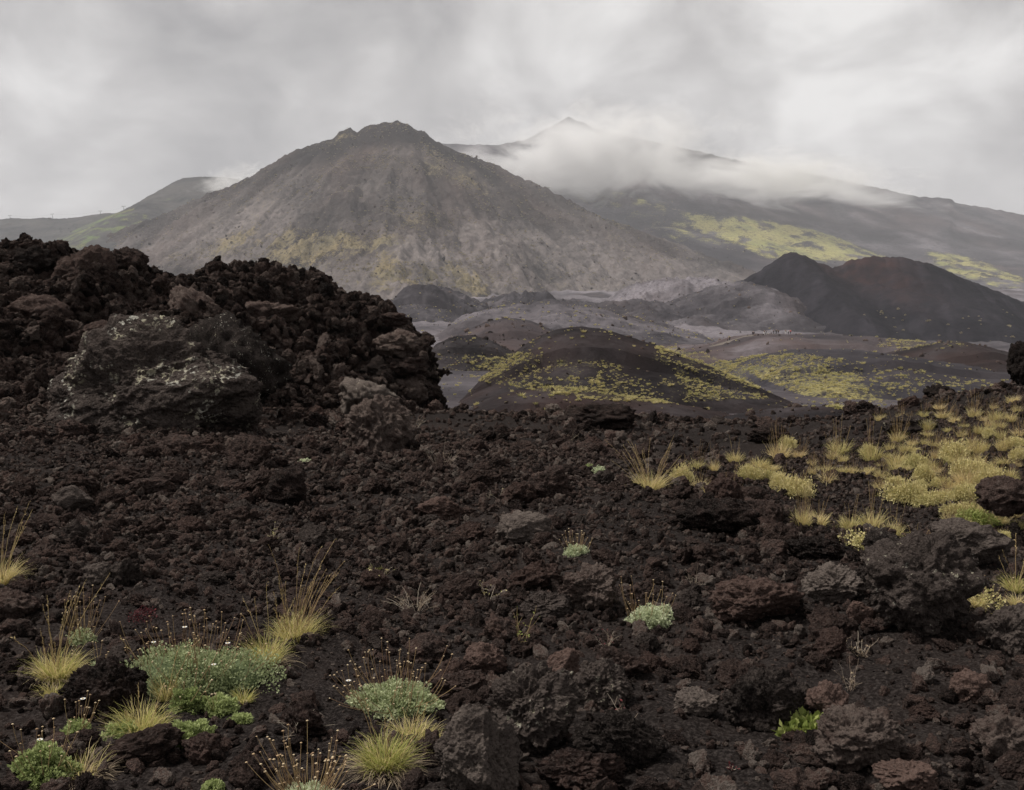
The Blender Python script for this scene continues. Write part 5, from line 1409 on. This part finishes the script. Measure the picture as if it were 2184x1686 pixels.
for lo, hi, n in ((50, 140, 12000), (140, 350, 24000), (350, 1300, 22000)):
    wg = ((Yv >= lo) & (Yv < hi)).astype(float)
    q, _ = surf_sample(PV, n, wg); uu, vv = proj(q)
    k = rng.random(n) < dens_mid(q, uu, vv) * (0.1 if hi < 150 else 0.8) + 0.03 + 0.12 * (q[:, 1] > 350) * (fbm(q[:, 0] / 40, q[:, 1] / 70, 0, 177, 3) > 0.0)
    ptsA.append(q[k])
    q, _ = surf_sample(PV, n // 14, wg); ptsS.append(q[fbm(q[:, 0] / 50, q[:, 1] / 50, 0, 9, 2) > -0.05])
qa = np.concatenate(ptsA); qs = np.concatenate(ptsS)
sz = pl(len(qa), 0.09, 0.5, 2.1) * np.clip(qa[:, 1] / 130, 0.85, 2.4)
scatter('hill_tussocks', qa, np.c_[np.zeros((len(qa), 2)), rng.uniform(0, 6.28, len(qa))], sc3(sz, .2), rng.integers(0, len(MIDP), len(qa)), MIDP, 'straw-coloured tussocks dotted over the hills beyond the crest', 'tussocks')
sz = pl(len(qs), 0.12, 0.9, 2.4) * np.clip(qs[:, 1] / 200, 0.5, 2.5)
scatter('hill_stones', qs, rng.uniform(0, 6.28, (len(qs), 3)), sc3(sz), rng.integers(0, len(STP), len(qs)), STP, 'dark stones strewn over the hills beyond the crest', 'stones')

fa, fs_ = [], []
for nm, Xh, Yh, Zh in HILLS:
    if nm in ('mountain', 'massif', 'cone'):
        P = np.stack([Xh, Yh, Zh], -1)
        def dens(q, uu, vv, nm=nm):
            n_ = fbm(q[:, 0] / 90, q[:, 1] / 120, 0, 181, 3)
            if nm == 'mountain':
                m = sum(w * inpoly(uu, vv, pl_) for pl_, w in zip(MT_VEG, (0.55, 0.9, 0.3, 0.35)))
                return np.clip(m * (0.7 + 1.5 * n_) + 0.16 + 0.5 * n_, 0, 1) * (vv < 660)
            if nm == 'massif':
                m = inpoly(uu, vv, MS_VEG) * 1.0 + inpoly(uu, vv, MS_VEG2) * 0.8 + inpoly(uu, vv, MS_VEG3) * 0.5
                return np.clip(m * (0.8 + n_), 0, 1)
            return np.clip(0.2 * (vv > 660) * (0.5 + 2 * n_), 0, 1)
        q = collect(P, {'mountain': 150000, 'massif': 60000, 'cone': 4000}[nm], dens, 0, 9000); fa.append(q)
        if nm != 'cone': q = collect(P, 30000, lambda q, u, v: 0.6 * (fbm(q[:, 0] / 70, q[:, 1] / 70, 0, 191, 3) > 0.08), 0, 3400); fs_.append(q)
fa = np.concatenate(fa); fs_ = np.concatenate(fs_)
scatter('mountain_bushes', fa, np.c_[np.zeros((len(fa), 2)), rng.uniform(0, 6.28, len(fa))], sc3(pl(len(fa), 1.2, 4.5, 2.0) * np.where(fa[:, 1] < 1200, .6, 1), .25), rng.integers(0, len(FARP), len(fa)), FARP, 'yellowish low bushes dotted over the mountain flanks', 'bushes')
scatter('mountain_stones', fs_, rng.uniform(0, 6.28, (len(fs_), 3)), sc3(pl(len(fs_), 0.8, 5.0, 2.4)), rng.integers(0, len(STP), len(fs_)), STP, 'scattered rocks and crags on the mountain flanks', 'stones')

# ------------------------------------------------------------------ hikers
CLOTH = {}
def cloth(c):
    if c not in CLOTH: CLOTH[c] = mat_plain('cloth_%d' % len(CLOTH), c, 0.9, 0.2)
    return CLOTH[c]
SKIN = mat_plain('skin', (0.42, 0.27, 0.2)); HAIR = mat_plain('hair', (0.04, 0.03, 0.025))
def skin_obj(name, V, E, rads, mat, parent):
    me = bpy.data.meshes.new(name); me.from_pydata(V, E, []); o = link(name, me, mat, parent)
    o.modifiers.new('skin', 'SKIN')
    for sv, r_ in zip(me.skin_vertices[0].data, rads): sv.radius = (r_[0], r_[1])
    me.skin_vertices[0].data[0].use_root = True
    s = o.modifiers.new('sub', 'SUBSURF'); s.levels = 1; s.render_levels = 1
    return o
def person(u, v, D, label, jacket, trousers, rz=0.0, stride=0.12, h=1.72, pack=None, arm=0.1, stoop=0.0):
    p = at(u, v, D)
    o = empty('person', p, rz); tag(o, label, 'person', 'hikers on the crest of the brown hill')
    k = h / 1.72; st = stride; f = stoop
    V = [(0, 0, .95), (0, f * .3, 1.2), (0, f * .7, 1.42), (0, f, 1.52), (0, f + .01, 1.60), (0, f + .02, 1.68),
         (.1, 0, .9), (.11, st * .6, .5), (.11, st, .08), (.11, st + .15, .04), (-.1, 0, .9), (-.11, -st * .4, .5), (-.11, -st, .08), (-.11, -st + .15, .04),
         (.19, f * .65, 1.40), (.25, f * .6 - .02, 1.14), (.25, f * .6 + arm, .92), (.25, f * .6 + arm + .05, .83), (-.19, f * .65, 1.40), (-.25, f * .6 - .02, 1.14), (-.25, f * .6 + arm, .92), (-.25, f * .6 + arm + .05, .83)]
    V = [tuple(c * k for c in q) for q in V]
    E = [(0, 1), (1, 2), (2, 3), (3, 4), (4, 5), (0, 6), (6, 7), (7, 8), (8, 9), (0, 10), (10, 11), (11, 12), (12, 13), (2, 14), (14, 15), (15, 16), (16, 17), (2, 18), (18, 19), (19, 20), (20, 21)]
    rb = [.13, .13, .14, .06, .10, .085, .08, .06, .045, .04, .08, .06, .045, .04, .06, .045, .035, .04, .06, .045, .035, .04]
    skin_obj('body', V, E, [(r_ * k, r_ * k * .9) for r_ in rb], SKIN, o)
    jv = [0, 1, 2, 14, 15, 16, 18, 19, 20]; je = [(0, 1), (1, 2), (2, 3), (3, 4), (4, 5), (2, 6), (6, 7), (7, 8)]
    skin_obj('jacket', [V[i] for i in jv], je, [(rb[i] * 1.35 * k, rb[i] * 1.25 * k) for i in jv], cloth(jacket), o)
    tv = [0, 6, 7, 8, 10, 11, 12]; te = [(0, 1), (1, 2), (2, 3), (0, 4), (4, 5), (5, 6)]
    skin_obj('trousers', [V[i] for i in tv], te, [(rb[i] * 1.3 * k, rb[i] * 1.25 * k) for i in tv], cloth(trousers), o)
    hV, hT = rock_verts((.095 * k, .11 * k, .085 * k), 5, 'smooth', 2)
    link('hair', new_mesh('hair', hV + np.array([0, f - .01, 1.69]) * k, tris=hT), HAIR, o)
    if pack:
        bm = bmesh.new(); bmesh.ops.create_cube(bm, size=1.0)
        for vv_ in bm.verts: vv_.co = Vector((vv_.co.x * .3, vv_.co.y * .2 - .24 + f * .4, vv_.co.z * .46 + 1.22)) * k
        bmesh.ops.bevel(bm, geom=bm.edges[:], offset=.05, segments=2, affect='EDGES')
        me = bpy.data.meshes.new('backpack'); bm.to_mesh(me); bm.free(); link('backpack', me, cloth(pack), o)
    return o
def crest(u):   # height of the hikers' hill along its crest
    return np.interp(u, [1450, 1520, 1590, 1650, 1760, 1880], [752, 738, 718, 713, 714, 721])
BLK, NAVY, WHT, RED_, GRY, BRN = (.015, .015, .018), (.02, .025, .05), (.75, .73, .7), (.5, .07, .08), (.12, .12, .13), (.10, .05, .04)
for (hu, dh, lb, jk, tr, rz, stv, hh, pk, stp) in (
        (1552, 1, 'shorter hiker in black, first at the foot of the pale path', BLK, BLK, 1.2, .15, 1.5, None, .05),
        (1556, 1, 'taller hiker in black with a pack at the foot of the path', BLK, BLK, 1.3, .2, 1.8, BLK, .1),
        (1606, 1, 'lone hiker in black walking up the pale path', NAVY, BLK, -1.4, .22, 1.75, BLK, .08),
        (1630, 1, 'hiker with a dark jacket and white trousers, left of the pair', BLK, WHT, -1.0, .12, 1.72, None, .1),
        (1634.5, 1, 'hiker in black jacket and white trousers, right of the pair', BLK, WHT, 1.2, .1, 1.68, None, .0),
        (1645, 1, 'crouching hiker in grey at the middle of the crest', GRY, BRN, 1.4, .3, 1.1, None, .35),
        (1650, 1, 'hiker in navy with pale trousers beside the crouching one', NAVY, GRY, 0.3, .1, 1.7, None, .05),
        (1655.5, 1, 'tall hiker in black in the densest cluster on the crest', BLK, BLK, -0.4, .1, 1.82, None, .0),
        (1660, 1, 'hiker in brown with pale legs in the densest cluster', BRN, GRY, 0.7, .1, 1.7, BRN, .05),
        (1675.5, 1, 'hiker in dark top and light trousers left of the red one', BLK, WHT, 2.2, .1, 1.75, None, .0),
        (1681.5, 1, 'hiker in white top and black trousers left beside the red jacket', WHT, BLK, 0.4, .1, 1.65, None, .0),
        (1686, 1, 'hiker in a red top, last on the crest', RED_, BLK, -0.6, .1, 1.8, None, .0)):
    person(hu, crest(hu) + 0.6, 370, lb, jk, tr, rz, stv, hh, pk, stoop=stp)

# pale footpath along the crest
pp = []
for hu in np.linspace(1512, 1608, 40):
    t = (hu - 1512) / 96; y = 352 + 20 * t
    c = at(hu, crest(hu) + 1.6 - 1.2 * t, 368); pp.append(c)
pp = np.array(pp); wd = 1.7
V = np.concatenate([pp + np.array([0, -wd, -0.35]), pp + np.array([0, wd * .4, 0.35])]); k = len(pp)
q = np.array([[i, i + 1, k + i + 1, k + i] for i in range(k - 1)])
M['path'] = mat_plain('path_dust', (0.13, 0.112, 0.098), 0.95, 0.1)
tag(link('footpath', new_mesh('footpath', V, quads=q), M['path']), 'pale dusty footpath climbing to the hikers', kind='structure')

# ------------------------------------------------------------------ ski lift on the far hill
M['steel'] = mat_plain('lift_steel', (0.10, 0.12, 0.11), 0.6, 0.4); M['chair'] = mat_plain('lift_chair', (0.07, 0.07, 0.08), 0.6, 0.4); M['hut'] = mat_plain('hut_wall', (0.16, 0.13, 0.12), 0.9, 0.2)
def cyl(r0, r1, p, q, seg=8):
    p, q = np.array(p, float), np.array(q, float); d = q - p; d /= np.linalg.norm(d)
    a = np.cross(d, (0.3, 0.9, 0.1)); a /= np.linalg.norm(a); b = np.cross(d, a)
    an = np.arange(seg) * 6.2832 / seg
    R0 = p + r0 * (np.cos(an)[:, None] * a + np.sin(an)[:, None] * b); R1 = q + r1 * (np.cos(an)[:, None] * a + np.sin(an)[:, None] * b)
    return np.concatenate([R0, R1]), [[i, (i + 1) % seg, seg + (i + 1) % seg, seg + i] for i in range(seg)]
def part(name, pieces, mat, parent):
    ge = Geo()
    for V_, Q_ in pieces: ge.add(V_, Q_)
    return link(name, ge.mesh(name, mat), parent=parent)
def bxp(lo, hi):
    m = box_np(lo, hi); return m
def box_np(lo, hi):
    V = np.array([[(hi if i & 1 else lo)[0], (hi if i & 2 else lo)[1], (hi if i & 4 else lo)[2]] for i in range(8)], float)
    return V, [(0, 2, 3, 1), (4, 5, 7, 6), (0, 1, 5, 4), (2, 6, 7, 3), (0, 4, 6, 2), (1, 3, 7, 5)]
def pylon(u, vb, hpx, D, label, lean=0.0):
    o = empty('ski_lift_pylon', at(u, vb + 0.8, D)); h = hpx * D / F + 1; tag(o, label, 'pylon', 'ski lift pylons along the far hill')
    o.rotation_euler.y = lean
    part('mast', [cyl(.75, .5, (0, 0, 0), (0, 0, h))], M['steel'], o)
    ca = part('crossarm', [box_np((-4.2, -.35, h - .5), (4.2, .35, h + .3))], M['steel'], o)
    for s_ in (-1, 1):
        part('sheave_train', [box_np((s_ * 4.2 - 1.2, -.3, h - 1.1), (s_ * 4.2 + 1.2, .3, h + .9))], M['steel'], ca)
    part('ladder_cage', [box_np((.8, -.3, h * .3), (1.3, .3, h * .55))], M['steel'], o)
    return at(u, vb - hpx, D)
tops = [pylon(22, 468, 8, 3480, 'ski lift pylon farthest left on the skyline', R(-6)), pylon(113, 467.5, 10.5, 3480, 'leaning ski lift pylon beside the small hut', R(-7)), pylon(214, 458, 7.5, 3400, 'ski lift pylon with wide crossarm on the hump'),
        pylon(264, 450.5, 10, 2960, 'tallest ski lift pylon at the top of the green slope'), pylon(160, 489, 10, 3150, 'ski lift pylon low against the far hill'), pylon(130, 497, 10, 3050, 'lowest ski lift pylon above the green slope')]
ho = empty('lift_hut', at(106, 468.5, 3470)); tag(ho, 'small dark hut beside the leaning ski lift pylon', 'hut')
part('wall', [box_np((-3.4, -3, 0), (3.4, 3, 4.2))], M['hut'], ho); part('roof', [box_np((-4.6, -4, 4.2), (4.6, 4, 5.6))], M['chair'], ho)
so_ = empty('lift_station', at(278, 448.5, 2960)); tag(so_, 'low lift station machinery right of the tallest pylon', 'station')
part('roof', [box_np((-6, -3, 2.6), (4, 3, 5.2))], M['chair'], so_)
for s_ in (-4, 3): part('support', [cyl(.5, .5, (s_, 0, -2), (s_, 0, 2.7))], M['steel'], so_)
for (cu, cv, lb) in ((146, 499, 'upper ski lift chair above the low pylon pair'), (150, 504.5, 'lower ski lift chair above the low pylon pair'), (195.5, 495.5, 'left one of two close ski lift chairs'), (201, 496.5, 'right one of two close ski lift chairs'),
                     (246, 485.5, 'ski lift chair hanging before the blue slope'), (285, 484, 'ski lift chair nearest the green spur'), (322, 475, 'ski lift chair nearest the great mountain')):
    o = empty('ski_lift_chair', at(cu, cv - 12, 2900)); tag(o, lb, 'chairlift seat', 'ski lift chairs')
    part('seat', [box_np((-3.0, -.6, -2.6), (3.0, .6, -1.6))], M['chair'], o); part('backrest', [box_np((-3.0, .6, -1.6), (3.0, .9, -.2))], M['chair'], o); part('hanger', [cyl(.16, .16, (0, .3, -1.7), (0, .3, 2.6))], M['steel'], o)
def cable(p, q, sag, label):
    t = np.linspace(0, 1, 14)[:, None]; P = p + (q - p) * t; P[:, 2] -= sag * 4 * (t * (1 - t))[:, 0]
    ge = Geo(); tubes(ge, P[None], 0.14, 0.2); o = link('ski_lift_cable', ge.mesh('ski_lift_cable', M['steel'])); tag(o, label, 'cable', 'ski lift cables')
cable(tops[0], tops[1], 6, 'thin ski lift cable between the farthest left pylon and the leaning pylon'); cable(tops[1], tops[2], 6, 'thin ski lift cable between the leaning pylon and the hump pylon'); cable(tops[2], tops[3], 5, 'thin ski lift cable between the hump pylon and the tallest pylon')

# ------------------------------------------------------------------ air
def box_mesh(name, lo, hi):
    lo, hi = np.array(lo, float), np.array(hi, float)
    V = np.array([[(hi if i & 1 else lo)[0], (hi if i & 2 else lo)[1], (hi if i & 4 else lo)[2]] for i in range(8)])
    q = [(0, 2, 3, 1), (4, 5, 7, 6), (0, 1, 5, 4), (2, 6, 7, 3), (0, 4, 6, 2), (1, 3, 7, 5)]
    return new_mesh(name, V, quads=q, smooth=False)

def make_air():
    m, nt, nn, ln = mat_new('haze_air')
    pv = nn('ShaderNodeVolumePrincipled')
    pv.inputs['Color'].default_value = (0.93, 0.95, 1.0, 1); pv.inputs['Density'].default_value = 7e-5
    pv.inputs['Anisotropy'].default_value = 0.0
    o = nn('ShaderNodeOutputMaterial'); ln(pv.outputs[0], o.inputs['Volume'])
    hz = link('haze', box_mesh('haze', (-14500, -40, -150), (14500, 14600, 1250)), m)
    tag(hz, 'thin pale haze filling the air over the valley', 'haze', kind='stuff')

    m, nt, nn, ln = mat_new('drifting_cloud')
    t = nn('ShaderNodeTexCoord')
    mp = nn('ShaderNodeMapping'); mp.inputs['Scale'].default_value = (1 / 230, 1 / 420, 1 / 130)
    mp.inputs['Rotation'].default_value = (0, R(22), 0)
    ln(t.outputs['Object'], mp.inputs[0])
    n = nz(nn, ln, mp.outputs[0], 1.0, 6, 0.62, 0.9)
    gq = nn('ShaderNodeSeparateXYZ'); ln(t.outputs['Generated'], gq.inputs[0])
    def tent(s, a, b, c, d):
        return math_n(nn, ln, 'MULTIPLY', maprange(nn, ln, s, a, b), maprange(nn, ln, s, d, c))
    fx = tent(gq.outputs[0], 0.0, 0.4, 0.5, 1.0); fy = tent(gq.outputs[1], 0.0, 0.3, 0.7, 1.0); fz = tent(gq.outputs[2], 0.0, 0.45, 0.55, 1.0)
    fall = math_n(nn, ln, 'MULTIPLY', fx, math_n(nn, ln, 'MULTIPLY', fy, fz))
    d = math_n(nn, ln, 'SUBTRACT', math_n(nn, ln, 'ADD', n.outputs[0], math_n(nn, ln, 'MULTIPLY', fall, 0.36)), 0.675)
    dens = math_n(nn, ln, 'MULTIPLY', math_n(nn, ln, 'MULTIPLY', d, fall), 0.062)
    dens = math_n(nn, ln, 'MAXIMUM', dens, 0.0)
    pv = nn('ShaderNodeVolumePrincipled'); pv.inputs['Color'].default_value = (1.0, 1.0, 1.0, 1)
    ln(dens, pv.inputs['Density'])
    o = nn('ShaderNodeOutputMaterial'); ln(pv.outputs[0], o.inputs['Volume'])
    c = at(1240, 334, 3800)
    cl = link('drifting_mist', box_mesh('drifting_mist', (-700, -550, -260), (900, 550, 270)), m)
    cl.location = c
    cl.rotation_euler = (0, R(5), 0)
    tag(cl, 'pale cloud drifting across the far mountainside', 'mist', kind='stuff')
    c2 = cl.copy(); C.objects.link(c2); c2.location = at(480, 392, 3050); c2.scale = (0.26, 0.3, 0.2); c2.rotation_euler = (0, R(-20), 0)
    c3 = cl.copy(); C.objects.link(c3); c3.location = at(1640, 378, 3900); c3.scale = (1.0, 0.8, 0.5); c3.rotation_euler = (0, R(8), 0)
    tag(c3, 'thin ragged cloud trailing down the long far ridge', 'mist', kind='stuff')
    tag(c2, 'thin cloud veil over the far hilltop behind the mountain flank', 'mist', kind='stuff')
make_air()
